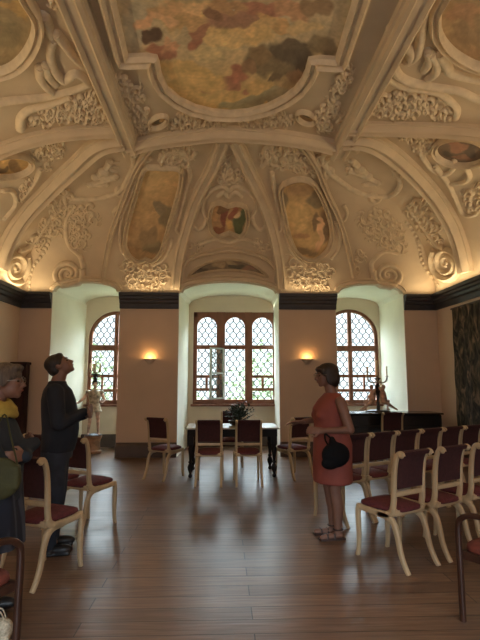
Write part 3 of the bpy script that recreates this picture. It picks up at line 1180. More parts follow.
for cx_, cy_, ang, lb in ((158.5, 120, -24, 'over the armoured statue end'), (306, 116, 22, 'over the piano end')):
    ca, sa = math.cos(R(ang)), math.sin(R(ang))
    fresco([(cx_ + 9.5 * math.cos(a) * ca - 5 * math.sin(a) * sa, cy_ + 9.5 * math.cos(a) * sa + 5 * math.sin(a) * ca) for a in [2 * PI * i / 12 for i in range(12)]],
           'corner_medallion', 'small oval medallion in the corner of the great fresco border, ' + lb, 'medallion', (132, 100, 64),
           [(cx_, cy_, 6, 2, ang, (84, 74, 60)), (cx_ + 3, cy_ - 2, 3, 1.5, ang, (176, 140, 92))], 19, fw=0.055, fh=0.04, gain=G, warp=2, step=1.4)


# ------------------------------------------------------------------ stucco ornament
def orn_curve(mb, pix, r0, r1, smooth=True, step=2.0, h=0.8):
    p = catmull([Vector((q[0], q[1], 0)) for q in pix], False, step) if smooth else [Vector((q[0], q[1], 0)) for q in pix]
    hs = path_hits([(q.x, q.y) for q in p])
    m = len(hs)
    if m < 3:
        return
    rings = []
    for i in range(m):
        t = (hs[min(i + 1, m - 1)][0] - hs[max(i - 1, 0)][0])
        nn = hs[i][1]
        t = t - nn * t.dot(nn)
        if t.length < 1e-6:
            continue
        t.normalize()
        s = t.cross(nn)
        rad = 1.15 * (r0 + (r1 - r0) * i / (m - 1))
        rings.append([hs[i][0] + s * a * rad + nn * (b * rad * h * 1.45) for a, b in ((-1, -0.3), (-0.85, 0.5), (-0.4, 0.95), (0, 1.1), (0.4, 0.95), (0.85, 0.5), (1, -0.3))])
    mb.rings(rings)


def spiral(cx, cy, r0, r1, turns, a0, dirn=1, sq=1.0, tilt=0):
    out = []
    kk = int(turns * 18)
    for i in range(kk + 1):
        t = i / kk
        r_ = r0 * (1 - t) ** 0.85 + r1 * t
        a = R(a0) + dirn * turns * 2 * PI * t
        x, y = r_ * math.cos(a), r_ * math.sin(a) * sq
        ct, st = math.cos(R(tilt)), math.sin(R(tilt))
        out.append((cx + x * ct - y * st, cy + x * st + y * ct))
    return out


def inside(x, y, poly):
    c = False
    j = len(poly) - 1
    for i in range(len(poly)):
        if (poly[i][1] > y) != (poly[j][1] > y) and x < (poly[j][0] - poly[i][0]) * (y - poly[i][1]) / (poly[j][1] - poly[i][1]) + poly[i][0]:
            c = not c
        j = i
    return c


def foliage(mb, poly, n_, seed, size=4.0, rad=0.022):
    rnd = random.Random(seed)
    size *= 1.3
    n_ = int(n_ * 0.68)
    x0, x1 = min(p[0] for p in poly), max(p[0] for p in poly)
    y0_, y1_ = min(p[1] for p in poly), max(p[1] for p in poly)
    pts, tries = [], 0
    while len(pts) < n_ and tries < 4000:
        tries += 1
        x, y = rnd.uniform(x0, x1), rnd.uniform(y0_, y1_)
        if inside(x, y, poly) and all(math.hypot(x - a, y - b) > size * 0.85 for a, b in pts):
            pts.append((x, y))
    for x, y in pts:
        a0 = rnd.uniform(0, 360)
        d = rnd.choice((-1, 1))
        s = size * rnd.uniform(0.75, 1.3)
        orn_curve(mb, spiral(x, y, s, s * 0.15, 0.85, a0, d), rad * 0.55, rad * 0.9, smooth=False, h=1.1)
        for q in range(3):                      # leaflets thrown off the curl
            b = R(a0) + d * q * 0.7
            xx, yy = x + s * math.cos(b), y + s * math.sin(b)
            orn_curve(mb, [(xx, yy), (xx + s * 0.45 * math.cos(b + d * 0.5), yy + s * 0.45 * math.sin(b + d * 0.5)), (xx + s * 0.9 * math.cos(b + d), yy + s * 0.9 * math.sin(b + d))], rad * 0.75, rad * 0.2, step=1.2, h=0.9)


def knob(mb, px, py, r_, fl=0.7):
    h = hit(px, py)
    t, u = orth(h[1])
    rot = Matrix((t, u, h[1])).transposed()
    mb.ell(h[0] + h[1] * r_ * 0.3, (r_, r_, r_ * fl), rot, 10, 6)


def orn(name, label, cat='ornament', group=None):
    return (MB(), name, label, cat, group)


def done(o):
    b, name, label, cat, group = o
    return tag(b.build(name, M['stucco2'], smooth=50), label, cat, group)


# large volutes at the foot of the side compartments
for cx_, cy_, r_, sq, tl, a0, d, tail, label in (
        (14.5, 268, 15, 1.25, 20, -60, 1, [(56, 212), (44, 226), (34, 240), (26, 248), (18, 250)], 'spiral stucco volute just above the cornice corner over the short haired visitor'),
        (68, 274, 15, 1.0, 0, -20, 1, [(76, 205), (68, 216), (66, 232), (70, 246), (80, 256), (84, 268)], 'spiral stucco volute directly above the window recess of the armoured statue'),
        (388, 275, 15, 0.9, 0, 200, -1, [(398, 254), (384, 252), (372, 262), (372, 272)], 'spiral stucco volute directly above the window recess over the piano'),
        (447, 263, 15, 1.3, -18, 240, -1, [(408, 205), (420, 222), (432, 238), (440, 246), (445, 247)], 'spiral stucco volute above the cornice corner over the tapestry')):
    o = orn('stucco_volute', label)
    orn_curve(o[0], spiral(cx_, cy_, r_, 1.5, 2.4, a0, d, sq, tl), 0.060, 0.030, smooth=False, h=0.9)
    knob(o[0], cx_, cy_, 0.045)
    orn_curve(o[0], tail, 0.03, 0.055)
    done(o)

# strings of beads and leaf falls between the volutes
for pts_, label in ((line((50, 232), (27, 290), 14), 'narrow beaded stucco strip between the two spiral volutes above the standing man'),
                    (line((406, 222), (436, 285), 14), 'narrow beaded stucco strip between the two spiral volutes on the tapestry side'),):
    o = orn('beaded_strip', label)
    for i, (x, y) in enumerate(pts_):
        knob(o[0], x + 3 * math.sin(i * 0.5), y, 0.042, 0.5)
    done(o)

# foliage fields
for poly, n_, sz, label in (
        ([(70, 205), (94, 206), (97, 222), (90, 238), (86, 254), (78, 252), (72, 236)], 26, 4.2, 'curling stucco foliage panel over the armoured statue recess'),
        ([(62, 203), (69, 209), (54, 232), (38, 246), (28, 244), (44, 222)], 26, 4.0, 'slanting stucco leaf garland descending to the volute over the visitors'),
        ([(362, 216), (376, 208), (392, 214), (402, 234), (400, 250), (390, 254), (382, 242), (368, 234)], 34, 4.6, 'large feathery stucco leaf plume above the piano recess'),
        ([(408, 199), (420, 203), (430, 216), (442, 240), (436, 243), (424, 230), (412, 216)], 28, 4.0, 'slanting stucco flower garland descending towards the tapestry side volute'),
        ([(126, 262), (143, 266), (163, 262), (168, 276), (163, 290), (147, 294), (130, 288), (126, 274)], 34, 4.6, 'stucco shell and leaf pendant under the panel with dark trees'),
        ([(291, 262), (306, 264), (330, 262), (334, 276), (328, 288), (312, 291), (298, 288), (290, 276)], 34, 4.6, 'stucco shell and leaf pendant under the panel with the nude figure'),
        ([(164, 147), (178, 144), (188, 150), (190, 160), (180, 165), (162, 164), (160, 154)], 22, 4.0, 'stucco shell crest on top of the panel with dark trees'),
        ([(262, 146), (280, 141), (302, 150), (313, 168), (318, 180), (306, 174), (292, 168), (276, 168), (266, 158)], 34, 4.2, 'stucco shell crest on top of the panel with the nude figure'),
        ([(229, 158), (238, 172), (242, 182), (229, 186), (217, 182), (221, 172)], 20, 3.4, 'small stucco leaf tuft at the tip of the triangular vault field'),
        ([(119, 78), (129, 74), (140, 92), (150, 108), (146, 116), (148, 128), (136, 134), (126, 104)], 34, 3.6, 'stucco leaf scrollwork in the fresco border corner nearer the visitors'),
        ([(170, 112), (190, 117), (224, 121), (226, 126), (196, 128), (172, 128)], 26, 3.2, 'flat stucco leaf scrollwork in the fresco border beside the visitors\' medallion'),
        ([(238, 121), (262, 119), (292, 112), (292, 124), (262, 126), (240, 126)], 26, 3.2, 'flat stucco leaf scrollwork in the fresco border beside the piano end medallion'),
        ([(344, 70), (352, 74), (338, 112), (328, 132), (318, 124), (318, 112), (334, 88)], 34, 3.6, 'stucco leaf scrollwork in the fresco border corner nearer the tapestry'),
        ([(357, 112), (374, 94), (390, 92), (414, 96), (440, 104), (450, 116), (400, 117)], 50, 4.2, 'triangle of dense stucco scrollwork beside the side cove strapwork, tapestry side'),
        ([(27, 120), (40, 112), (62, 104), (86, 94), (100, 104), (109, 118), (66, 121)], 50, 4.2, 'triangle of dense stucco scrollwork beside the side cove strapwork, visitors\' side'),
        ([(402, 133), (420, 130), (432, 136), (430, 150), (416, 152)], 18, 3.6, 'stucco leaf cluster beside the dark oval painting'),
        ([(40, 146), (62, 141), (66, 146), (52, 160), (46, 168), (38, 157)], 18, 3.6, 'stucco leaf cluster beside the ochre oval painting'),
        ([(466, 196), (482, 184), (494, 200), (480, 214), (470, 212)], 14, 4.0, 'stucco leaf cluster low in the shadowed spandrel, tapestry side'),
        ([(14, 192), (26, 184), (34, 176), (24, 196), (14, 204)], 8, 3.4, 'stucco leaf sprig low in the spandrel, visitors\' side'),
        ([(186, 246), (196, 240), (206, 244), (200, 252)], 7, 3.0, 'stucco leaf sprig beside the coat of arms, towards the panel with dark trees'),
        ([(252, 244), (262, 240), (272, 250), (258, 252)], 7, 3.0, 'stucco leaf sprig beside the coat of arms, towards the panel with the nude figure'),
        ([(356, 246), (364, 250), (362, 276), (352, 262)], 8, 3.4, 'faint stucco leaf strip beside the long rib over the piano recess'),
        ([(84, 0), (96, -6), (60, -20), (46, -8), (58, 6)], 14, 4.0, 'stucco leafwork at the upper end of the visitors\' side strapwork'),
        ([(402, 0), (414, -10), (426, -4), (428, 14), (416, 20), (404, 16)], 16, 3.6, 'stucco leafwork beside the small volute of the strapwork')):
    o = orn('stucco_leafwork', label)
    foliage(o[0], poly, n_, len(label) + n_, sz, 0.027 if sz < 3.8 else 0.034)
    done(o)

# flowing cartouches with small figures
for outl, fig, label in (
        ([(62, 188), (68, 178), (80, 164), (92, 152), (106, 146), (118, 150), (130, 153), (134, 164), (128, 178), (120, 190), (104, 197), (84, 199), (70, 197)],
         [(110, 160, 5), (104, 170, 8), (96, 176, 7), (116, 176, 5), (90, 184, 5), (106, 184, 5)], 'flowing stucco cartouche with winged child relief, over the visitors\' side'),
        ([(322, 158), (330, 149), (344, 144), (360, 146), (374, 150), (386, 160), (397, 174), (400, 186), (390, 196), (374, 196), (356, 191), (342, 182), (330, 172)],
         [(352, 160, 5), (360, 168, 8), (368, 175, 7), (348, 168, 4), (378, 182, 5), (364, 184, 4)], 'flowing stucco cartouche with winged child relief, over the tapestry side')):
    o = orn('stucco_cartouche', label)
    hs = path_hits([(p.x, p.y) for p in catmull([Vector((q[0], q[1], 0)) for q in outl], True, 3)])
    sweep(o[0], hs, prof_round(0.10, 0.055), closed=True)
    cxx = sum(p[0] for p in outl) / len(outl)
    cyy = sum(p[1] for p in outl) / len(outl)
    for i in range(0, len(outl), 3):
        x, y = outl[i]
        dx, dy = x - cxx, y - cyy
        orn_curve(o[0], spiral(x + dx * 0.02, y + dy * 0.02, 6, 1, 1.2, i * 40, 1), 0.045, 0.02, smooth=False)
    for i, (x, y, r_) in enumerate(fig):
        knob(o[0], x, y, r_ * 0.013, 0.7)
        if i:
            orn_curve(o[0], [(fig[i - 1][0], fig[i - 1][1]), ((x + fig[i - 1][0]) / 2 + 1, (y + fig[i - 1][1]) / 2), (x, y)], 0.06, 0.04)
    s_ = 1 if cxx > 200 else -1
    for q in range(4):                                     # wing feathers
        orn_curve(o[0], [(fig[1][0], fig[1][1]), (fig[1][0] - 8 * s_, fig[1][1] - 8 + 4 * q), (fig[1][0] - (16 - q) * s_, fig[1][1] - 8 + 5 * q)], 0.035, 0.015)
    done(o)

# strapwork: long S-curved straps of the coves
for paths, label in (
        ([[(410, 57), (411, 50), (404, 46), (394, 48), (385, 56), (383, 66), (388, 76), (400, 84), (420, 88), (436, 91), (448, 98), (457, 108), (456, 117)],
          [(392, 62), (398, 74), (412, 81), (436, 86), (460, 90), (482, 100), (520, 112)],
          [(408, 60), (416, 54), (420, 40), (422, 24), (428, 6), (432, -14)],
          [(432, 52), (437, 62), (436, 72), (428, 78)], [(440, 52), (447, 64), (452, 72), (480, 79), (510, 86)],
          [(428, 50), (430, 60), (424, 70)]],
         'broad stucco strapwork with rolled ends around the rosy brown medallion'),
        ([[(90, 82), (84, 76), (76, 72), (70, 76), (64, 80), (56, 72), (51, 60), (51, 46), (54, 40)],
          [(-30, 108), (0, 101), (22, 98), (44, 96), (66, 91), (80, 87), (90, 83)],
          [(56, 32), (64, 42), (72, 54), (82, 64)], [(40, 66), (40, 76), (46, 86), (52, 92)], [(46, 64), (48, 74), (56, 84)],
          [(20, 128), (21, 116), (30, 108), (50, 103), (70, 96)], [(44, 14), (48, 24), (52, 36)]],
         'broad stucco strapwork with rolled ends around the grey brown medallion'),
        ([[(420, 150), (425, 160), (434, 170), (446, 174), (454, 168), (455, 160)], [(436, 166), (448, 182), (455, 196), (464, 214), (476, 214), (484, 206)], [(466, 166), (470, 176), (464, 182), (452, 184)]],
         'stucco strap curving below the dark oval painting'),
        ([[(2, 190), (10, 190), (15, 196), (14, 206), (4, 218)], [(40, 168), (34, 182), (22, 198)]],
         'stucco strap curving below the ochre oval painting'),
        ([[(206, 216), (203, 208), (205, 198), (212, 190), (222, 186), (229, 190), (236, 186), (246, 190), (254, 198), (256, 208), (252, 216)],
          [(207, 218), (204, 226), (198, 230), (194, 226)], [(252, 218), (255, 226), (261, 230), (265, 226)], [(200, 244), (215, 239), (229, 243), (243, 239), (258, 244)],
          [(218, 196), (224, 192), (229, 197), (235, 192), (241, 196)]],
         'curled stucco surround of the coat of arms'),
        ([[(150, 158), (142, 164), (136, 178), (130, 196), (123, 214), (120, 234), (121, 248), (126, 258)], [(188, 166), (190, 176), (186, 192), (182, 208), (178, 224)],
          [(178, 224), (176, 229), (180, 233), (184, 229)], [(172, 240), (168, 252), (160, 262), (152, 266)], [(120, 206), (114, 212), (117, 218), (123, 214)],
          [(160, 160), (168, 152), (180, 150), (190, 158), (196, 152)]],
         'curled stucco surround of the panel with dark trees'),
        ([[(262, 166), (268, 158), (264, 150), (270, 144)], [(272, 172), (274, 188), (277, 204), (281, 220), (280, 230), (276, 232)], [(282, 216), (286, 236), (292, 252), (302, 264)],
          [(322, 182), (332, 204), (339, 218), (344, 220), (347, 212), (344, 206)], [(336, 222), (340, 236), (338, 250), (332, 258)], [(296, 150), (306, 152), (314, 164)]],
         'curled stucco surround of the panel with the nude figure')):
    o = orn('stucco_strapwork', label)
    for i, p in enumerate(paths):
        big = 'broad' in label
        orn_curve(o[0], p, 0.056 if big else 0.042, 0.042 if big else 0.032)
        knob(o[0], p[0][0], p[0][1], 0.06 if big else 0.045)
        knob(o[0], p[-1][0], p[-1][1], 0.045)
    done(o)
o = orn('stucco_volute', 'small tight stucco volute beside the long ceiling rib, tapestry side')
orn_curve(o[0], spiral(394, 28, 6, 1, 1.8, 0, 1), 0.04, 0.02, smooth=False)
orn_curve(o[0], [(400, 28), (408, 22), (412, 8), (418, -4)], 0.04, 0.03)
done(o)


# ================================================================== FURNITURE
def smooth_path(pts, k=5):
    v = [Vector(p) for p in pts]
    out = []
    for i in range(len(v) - 1):
        p0, p1, p2, p3 = v[max(i - 1, 0)], v[i], v[i + 1], v[min(i + 2, len(v) - 1)]
        for j in range(k):
            t = j / k
            out.append(0.5 * ((2 * p1) + (p2 - p0) * t + (2 * p0 - 5 * p1 + 4 * p2 - p3) * t * t + (3 * p1 - p0 - 3 * p2 + p3) * t ** 3))
    return out + [v[-1]]


def cushion(mb, x0, x1, y0, y1, z0, z1, crown=0.02, taper=0.0):
    rings = []
    for z, ins, in ((z0, 0.012), (z0 + (z1 - z0) * 0.3, 0.0), (z0 + (z1 - z0) * 0.7, 0.004), (z1 - 0.006, 0.02), (z1 + crown * 0.5, 0.07), (z1 + crown, 0.14)):
        ring = []
        for kx in range(32):
            a = 2 * PI * kx / 32
            ca, sa = math.cos(a), math.sin(a)
            sx = math.copysign(abs(ca) ** 0.35, ca)
            sy = math.copysign(abs(sa) ** 0.35, sa)
            hx_ = (x1 - x0) / 2 - ins - (taper * (0.5 - 0.5 * sy))
            ring.append(Vector(((x0 + x1) / 2 + hx_ * sx, (y0 + y1) / 2 + ((y1 - y0) / 2 - ins) * sy, z)))
        rings.append(ring)
    mb.rings(rings)


STILE = [(-0.06, 0.400), (-0.135, 0.435), (-0.162, 0.52), (-0.168, 0.62), (-0.176, 0.72), (-0.192, 0.82), (-0.215, 0.885), (-0.243, 0.912), (-0.268, 0.905), (-0.274, 0.89)]


def make_chair(label, group):
    t = thing('banquet_chair', label, 'chair', group=group)
    m = MB()
    cushion(m, -0.188, 0.188, -0.19, 0.235, 0.425, 0.475, 0.022, 0.02)
    m.build('seat', M['maroon'], t, smooth=60)
    # backrest panel following the stiles
    m = MB()
    st = smooth_path([(0, y, z) for y, z in STILE if z > 0.58][0:6], 5)  # rolls over the top
    st = [p for p in st]
    m.bar(st, (1, 0, 0), 0.325, 0.035)
    m.build('backrest', M['maroon2'], t, smooth=40)
    for s in (-1, 1):
        m = MB()
        p = smooth_path([(s * 0.178, y, z) for y, z in STILE], 5)
        k_ = len(p)
        m.bar(p, (1, 0, 0), 0.032, [0.05 - 0.018 * i / k_ for i in range(k_)])
        m.ell((s * 0.178, -0.258, 0.892), (0.019, 0.021, 0.021), None, 10, 6)
        m.build('back_post', M['cream'], t, smooth=50)
        m = MB()                                      # sabre rear leg
        p = smooth_path([(s * 0.178, 0.0, 0.400), (s * 0.178, -0.095, 0.392), (s * 0.178, -0.155, 0.35), (s * 0.178, -0.188, 0.26), (s * 0.180, -0.215, 0.14), (s * 0.182, -0.255, 0.05), (s * 0.184, -0.29, 0.0)], 5)
        k_ = len(p)
        m.bar(p, (1, 0, 0), 0.034, [0.058 - 0.026 * i / k_ for i in range(k_)])
        m.build('leg', M['cream'], t, smooth=50)
        m = MB()                                      # front leg
        p = smooth_path([(s * 0.178, 0.215, 0.425), (s * 0.180, 0.232, 0.36), (s * 0.181, 0.228, 0.2), (s * 0.183, 0.232, 0.07), (s * 0.185, 0.245, 0.0)], 5)
        k_ = len(p)
        m.bar(p, (1, 0, 0), [0.042 - 0.012 * i / k_ for i in range(k_)], [0.046 - 0.016 * i / k_ for i in range(k_)])
        m.build('leg', M['cream'], t, smooth=50)
    m = MB()
    for s in (-1, 1):
        m.bar(smooth_path([(s * 0.178, -0.165, 0.47), (s * 0.178, -0.14, 0.425), (s * 0.178, -0.06, 0.40), (s * 0.178, 0.08, 0.402), (s * 0.178, 0.225, 0.41)], 5), (1, 0, 0), 0.034, 0.048)
    m.bar([(-0.178, 0.215, 0.405), (0.178, 0.215, 0.405)], (0, 0, 1), 0.045, 0.03)
    m.bar([(-0.178, -0.165, 0.43), (0.178, -0.165, 0.43)], (0, 0, 1), 0.045, 0.03)
    m.build('seat_rail', M['cream'], t, smooth=50)
    m = MB().bar([(-0.178, -0.166, 0.575), (0.178, -0.166, 0.575)], (0, 0, 1), 0.038, 0.028)
    m.build('cross_rail', M['cream'], t, smooth=50)
    return t


RR = 'cream chairs in the rows behind the woman in the coral dress'
chair0 = make_chair('cream chair with dark red seat, closest of its row, its rolled back below the piano', RR)
chair0.location = (1.265, 4.21, 0)
chair0.rotation_euler = (0, 0, R(30))
labels = ['cream chair second along the near row, between the closest one and the frame edge', 'cream chair cut off by the frame edge at the end of the near row']
for i, lb in enumerate(labels):
    dup(chair0, (1.265 + 0.45 * (i + 1), 4.21 + 0.25 * (i + 1), 0), R(30), lb)
far_l = ['cream chair just behind the coral dress, first of the second row',
         'cream chair with carved post, second row, beside the one behind the coral dress', 'cream chair in second row, in line with the solitary chair at the piano',
         'cream chair in second row before the end of the black piano', 'cream chair in second row in front of the gap between piano and tapestry', 'cream chair in second row against the tapestry, cut by the frame edge']
for i, lb in enumerate(far_l):
    k_ = i - 1
    dup(chair0, (1.475 + 0.355 * k_, 5.59 + 0.19 * k_, 0), R(28), lb)
dup(chair0, (2.84, 8.80, 0), 0, 'solitary chair with its back to the room, pushed against the black piano', 'single chairs')
TB = 'cream chairs around the black table'
dup(chair0, (-0.375, 7.26, 0), R(-2), 'cream chair with its back to the room at the table, by the empty angled chair', TB)
dup(chair0, (0.185, 7.26, 0), R(2), 'cream chair with back to the room at the table, nearer the woman in coral', TB)
dup(chair0, (-1.08, 7.70, 0), R(-29), 'angled cream chair by the wall pier at the free end of the black table', TB)
dup(chair0, (0.93, 7.70, 0), R(27), 'angled cream chair beyond the outstretched hand of the woman in coral', TB)
dup(chair0, (-0.02, 8.75, 0), PI, 'cream chair on the window side of the table, behind the plant', TB)
LL = 'cream chairs beside the standing man'
dup(chair0, (-1.60, 4.00, 0), R(-22), 'cream chair between the two visitors, nearest to the viewer', LL)
dup(chair0, (-1.60, 5.22, 0), R(-28), 'cream chair right behind the standing man', LL)
dup(chair0, (-2.02, 5.46, 0), R(-28), 'cream chair mostly hidden behind the standing man, in line with the next one', LL)
dup(chair0, (-2.46, 5.70, 0), R(-28), 'cream chair back seen between the two visitors, furthest along that row', LL)


def armchair(label, loc, rz):
    t = thing('bentwood_armchair', label, 'chair', loc, rz, 'dark armchairs')
    m = MB()
    cushion(m, -0.24, 0.24, -0.21, 0.235, 0.41, 0.475, 0.02)
    m.build('seat', M['rust'], t, smooth=60)
    m = MB()
    for a, b in (((-0.24, 0.21), (0.24, 0.21)), ((-0.24, -0.2), (0.24, -0.2)), ((-0.24, -0.2), (-0.24, 0.21)), ((0.24, -0.2), (0.24, 0.21))):
        m.bar([(a[0], a[1], 0.395), (b[0], b[1], 0.395)], (0, 0, 1), 0.05, 0.03)
    m.build('seat_frame', M['brown'], t, smooth=40)
    for s in (-1, 1):
        m = MB()
        p = smooth_path([(s * 0.265, 0.225, 0.0), (s * 0.265, 0.225, 0.3), (s * 0.265, 0.225, 0.56), (s * 0.265, 0.195, 0.625), (s * 0.265, 0.12, 0.655), (s * 0.262, -0.05, 0.66), (s * 0.255, -0.24, 0.64)], 6)
        m.bar(p, (1, 0, 0), 0.034, 0.034)
        m.build('arm', M['brown'], t, smooth=50)
        m = MB()
        m.bar(smooth_path([(s * 0.24, -0.33, 0.0), (s * 0.24, -0.25, 0.25), (s * 0.24, -0.22, 0.42), (s * 0.24, -0.24, 0.65), (s * 0.24, -0.31, 0.93)], 5), (1, 0, 0), 0.034, 0.036)
        m.build('rear_post', M['brown'], t, smooth=50)
    m = MB().bar(smooth_path([(0, -0.235, 0.56), (0, -0.25, 0.7), (0, -0.3, 0.9)], 5), (1, 0, 0), 0.44, 0.035)
    m.build('backrest', M['rust'], t, smooth=40)
    return t


armchair('dark brown armchair with rounded arm, near the closest cream chair of the rows', (1.66, 3.10, 0), R(30))
armchair('dark brown armchair with rounded arm, in front of the visitor with the green bag', (-1.63, 2.72, 0), R(-28))

# table
t = thing('dining_table', 'small black table with turned legs and pale top in front of the middle window', 'table', (-0.03, 8.0, 0))
tw, td = 0.73, 0.40
MB().box(-tw, tw, -td, td, 0.735, 0.76).build('tabletop', mat('tabletop_pale', (0.55, 0.53, 0.45), 0.25, var=0.1), t, bevel=0.006)  # whole top in one pale colour
MB().box(-tw + 0.03, tw - 0.03, -td + 0.03, td - 0.03, 0.62, 0.735).build('apron', M['blackwood'], t, bevel=0.004)
for sx in (-1, 1):
    for sy in (-1, 1):
        m = MB()
        cx_, cy_ = sx * (tw - 0.08), sy * (td - 0.07)
        m.box(cx_ - 0.045, cx_ + 0.045, cy_ - 0.045, cy_ + 0.045, 0.5, 0.63)
        m.lathe([(0.012, 0.0), (0.028, 0.01), (0.032, 0.035), (0.018, 0.06), (0.022, 0.08), (0.04, 0.12), (0.046, 0.16), (0.03, 0.20), (0.02, 0.215), (0.038, 0.235), (0.022, 0.255), (0.028, 0.34), (0.044, 0.44), (0.030, 0.47), (0.042, 0.49), (0.042, 0.5)], 16, (cx_, cy_, 0))
        m.build('leg', M['blackwood'], t, smooth=50)
# plant on the table
t = thing('potted_plant', 'dark bushy green plant in a low bowl on the black table', 'plant', (0.07, 8.0, 0.76))
t.scale = (1.3, 1.3, 1.1)
MB().lathe([(0.07, 0), (0.10, 0.02), (0.13, 0.07), (0.12, 0.075), (0.09, 0.05), (0.01, 0.05)], 20).build('bowl', M['pot'], t)
rnd = random.Random(4)
m, m2 = MB(), MB()
for i in range(64):
    a, sp_, hh = rnd.uniform(0, 2 * PI), rnd.uniform(0.03, 0.21), rnd.uniform(0.10, 0.26)
    if i % 6 == 0:
        hh += 0.10
        sp_ *= 0.4
    tip = Vector((sp_ * math.cos(a), sp_ * math.sin(a), 0.05 + hh * (1 - sp_)))
    m2.tube([(0, 0, 0.05), (tip.x * 0.4, tip.y * 0.4, tip.z * 0.6), tip], 0.0035, 4)
    for q in range(9):
        tt = 0.45 + 0.55 * q / 8
        c = Vector((tip.x * tt, tip.y * tt, 0.05 + (tip.z - 0.05) * tt)) + Vector((rnd.uniform(-.02, .02), rnd.uniform(-.02, .02), rnd.uniform(-.01, .02)))
        d = Vector((rnd.uniform(-1, 1), rnd.uniform(-1, 1), rnd.uniform(-.3, .8))).normalized()
        s, u = orth(d)
        L_ = rnd.uniform(0.035, 0.06)
        m.add([c, c + d * L_ * 0.5 + s * L_ * 0.28, c + d * L_, c + d * L_ * 0.5 - s * L_ * 0.28], [(0, 1, 2, 3)])
m.build('foliage', M['leaf'], t, smooth=0)
m2.build('stem', M['leaf'], t)

# piano, low black case
t = thing('black_piano', 'long low black lacquered piano under the candlestick recess beside the tapestry', 'piano', (2.93, 9.30, 0))
MB().box(-1.06, 1.0, -0.28, 0.30, 0.10, 0.845).build('case', M['black'], t, bevel=0.012)
MB().box(-1.09, 1.03, -0.31, 0.32, 0.85, 0.88).build('lid', M['black'], t, bevel=0.008)
MB().box(-1.02, 0.96, -0.31, -0.27, 0.62, 0.66).build('key_slip', M['black'], t, bevel=0.006)
for x in (-1.0, 0.94):
    for y in (-0.24, 0.26):
        MB().lathe([(0.03, 0), (0.04, 0.03), (0.03, 0.06), (0.045, 0.11)], 12, (x, y, 0)).build('foot', M['black'], t)

# cabinet behind the bag carrying visitor
cb = at_y(27.5, 362, 9.4)
t = thing('tall_cabinet', 'dark reddish brown tall cabinet against the wall behind the visitor in the yellow scarf', 'cabinet', (cb.x - 0.385, 9.5, 0))
MB().box(-0.36, 0.36, -0.10, 0.10, 0.06, cb.z - 0.05).build('carcass', M['cabinet'], t, bevel=0.008)
MB().box(-0.39, 0.385, -0.13, 0.11, cb.z - 0.05, cb.z).build('top_moulding', M['cabinet'], t, bevel=0.012)
MB().box(-0.37, 0.37, -0.11, 0.11, 0, 0.06).build('plinth', M['cabinet'], t)
for s in (-1, 1):
    d = MB().box(min(s * 0.01, s * 0.34), max(s * 0.01, s * 0.34), -0.12, -0.10, 0.10, cb.z - 0.09).build('door', M['cabinet'], t, bevel=0.006)
    MB().ell((s * 0.04, -0.13, 1.0), 0.014).build('knob', M['metalg'], d)

# tapestry
m = MB()
ny_, nz_ = 44, 30
yA, yB = 8.95, 6.4
zA, zB = 0.52, 2.86
vs, fs = [], []
for side in (0, 1):
    for i in range(ny_ + 1):
        for j in range(nz_ + 1):
            y = yA + (yB - yA) * i / ny_
            z = zA + (zB - zA) * j / nz_
            wv = 0.022 * math.sin(y * 13) * (1 - 0.5 * j / nz_) + 0.012 * math.sin(y * 31 + z)
            y2 = y + 0.012 * math.sin(z * 9) * (1 if i == 0 else 0)
            z2 = z - (0.03 * (1 - abs(math.sin(y * 5))) if j == nz_ else 0)
            vs.append((HALF - 0.05 - wv * 0.7 - (0.008 if side == 0 else 0), y2, z2))
K = (ny_ + 1) * (nz_ + 1)
for i in range(ny_):
    for j in range(nz_):
        a = i * (nz_ + 1) + j
        fs.append((a, a + 1, a + nz_ + 2, a + nz_ + 1))
        fs.append((K + a, K + a + nz_ + 1, K + a + nz_ + 2, K + a + 1))
m.add(vs, fs)
t = thing('wall_tapestry', 'dark green and brown woven tapestry hanging on the side wall', 'tapestry', (0, 0, 0))
m.build('cloth', M['tapestry'], t, smooth=60)
MB().tube([(HALF - 0.04, yA + 0.05, zB - 0.01), (HALF - 0.04, yB - 0.05, zB - 0.01)], 0.018, 10).build('hanging_rod', M['brown'], t)

# sconces
for i, (px_, lb) in enumerate(((150, 'lit half bowl wall lamp on the pier beside the armoured statue recess'), (307, 'lit half bowl wall lamp on the pier behind the woman in coral'))):
    p = at_y(px_, 360, FARY)
    t = thing('wall_sconce', lb, 'wall lamp', (p.x, FARY, p.z), group='lit wall lamps on the piers')
    m = MB()
    rings = []
    for r_, z in ((0.02, -0.075), (0.055, -0.06), (0.095, -0.02), (0.125, 0.02), (0.118, 0.02), (0.09, -0.01), (0.05, -0.045), (0.02, -0.055)):
        rings.append([Vector((r_ * math.cos(a), -abs(r_) * math.sin(a) * 0.95 - 0.002, z)) for a in [PI * q / 18 for q in range(19)]])
    vs = [q for r_ in rings for q in r_]
    fs = [(a * 19 + b, a * 19 + b + 1, (a + 1) * 19 + b + 1, (a + 1) * 19 + b) for a in range(len(rings) - 1) for b in range(18)]
    m.add(vs, fs)
    m.build('bowl', M['sconce'], t, smooth=50)
    MB().box(-0.05, 0.05, -0.012, -0.001, -0.09, 0.03).build('back_plate', M['sconce'], t, bevel=0.004)
    MB().ell((0, -0.06, -0.005), (0.05, 0.022, 0.02)).build('bulb', M['bulb'], t)
    l = bpy.data.lights.new('sconce_light', 'POINT')
    l.energy = 1.0
    l.color = (1.0, 0.55, 0.18)
    l.shadow_soft_size = 0.04
    lo = bpy.data.objects.new('sconce_light', l)
    lo.location = (0, -0.075, 0.045)
    lo.parent = t
    COL.objects.link(lo)


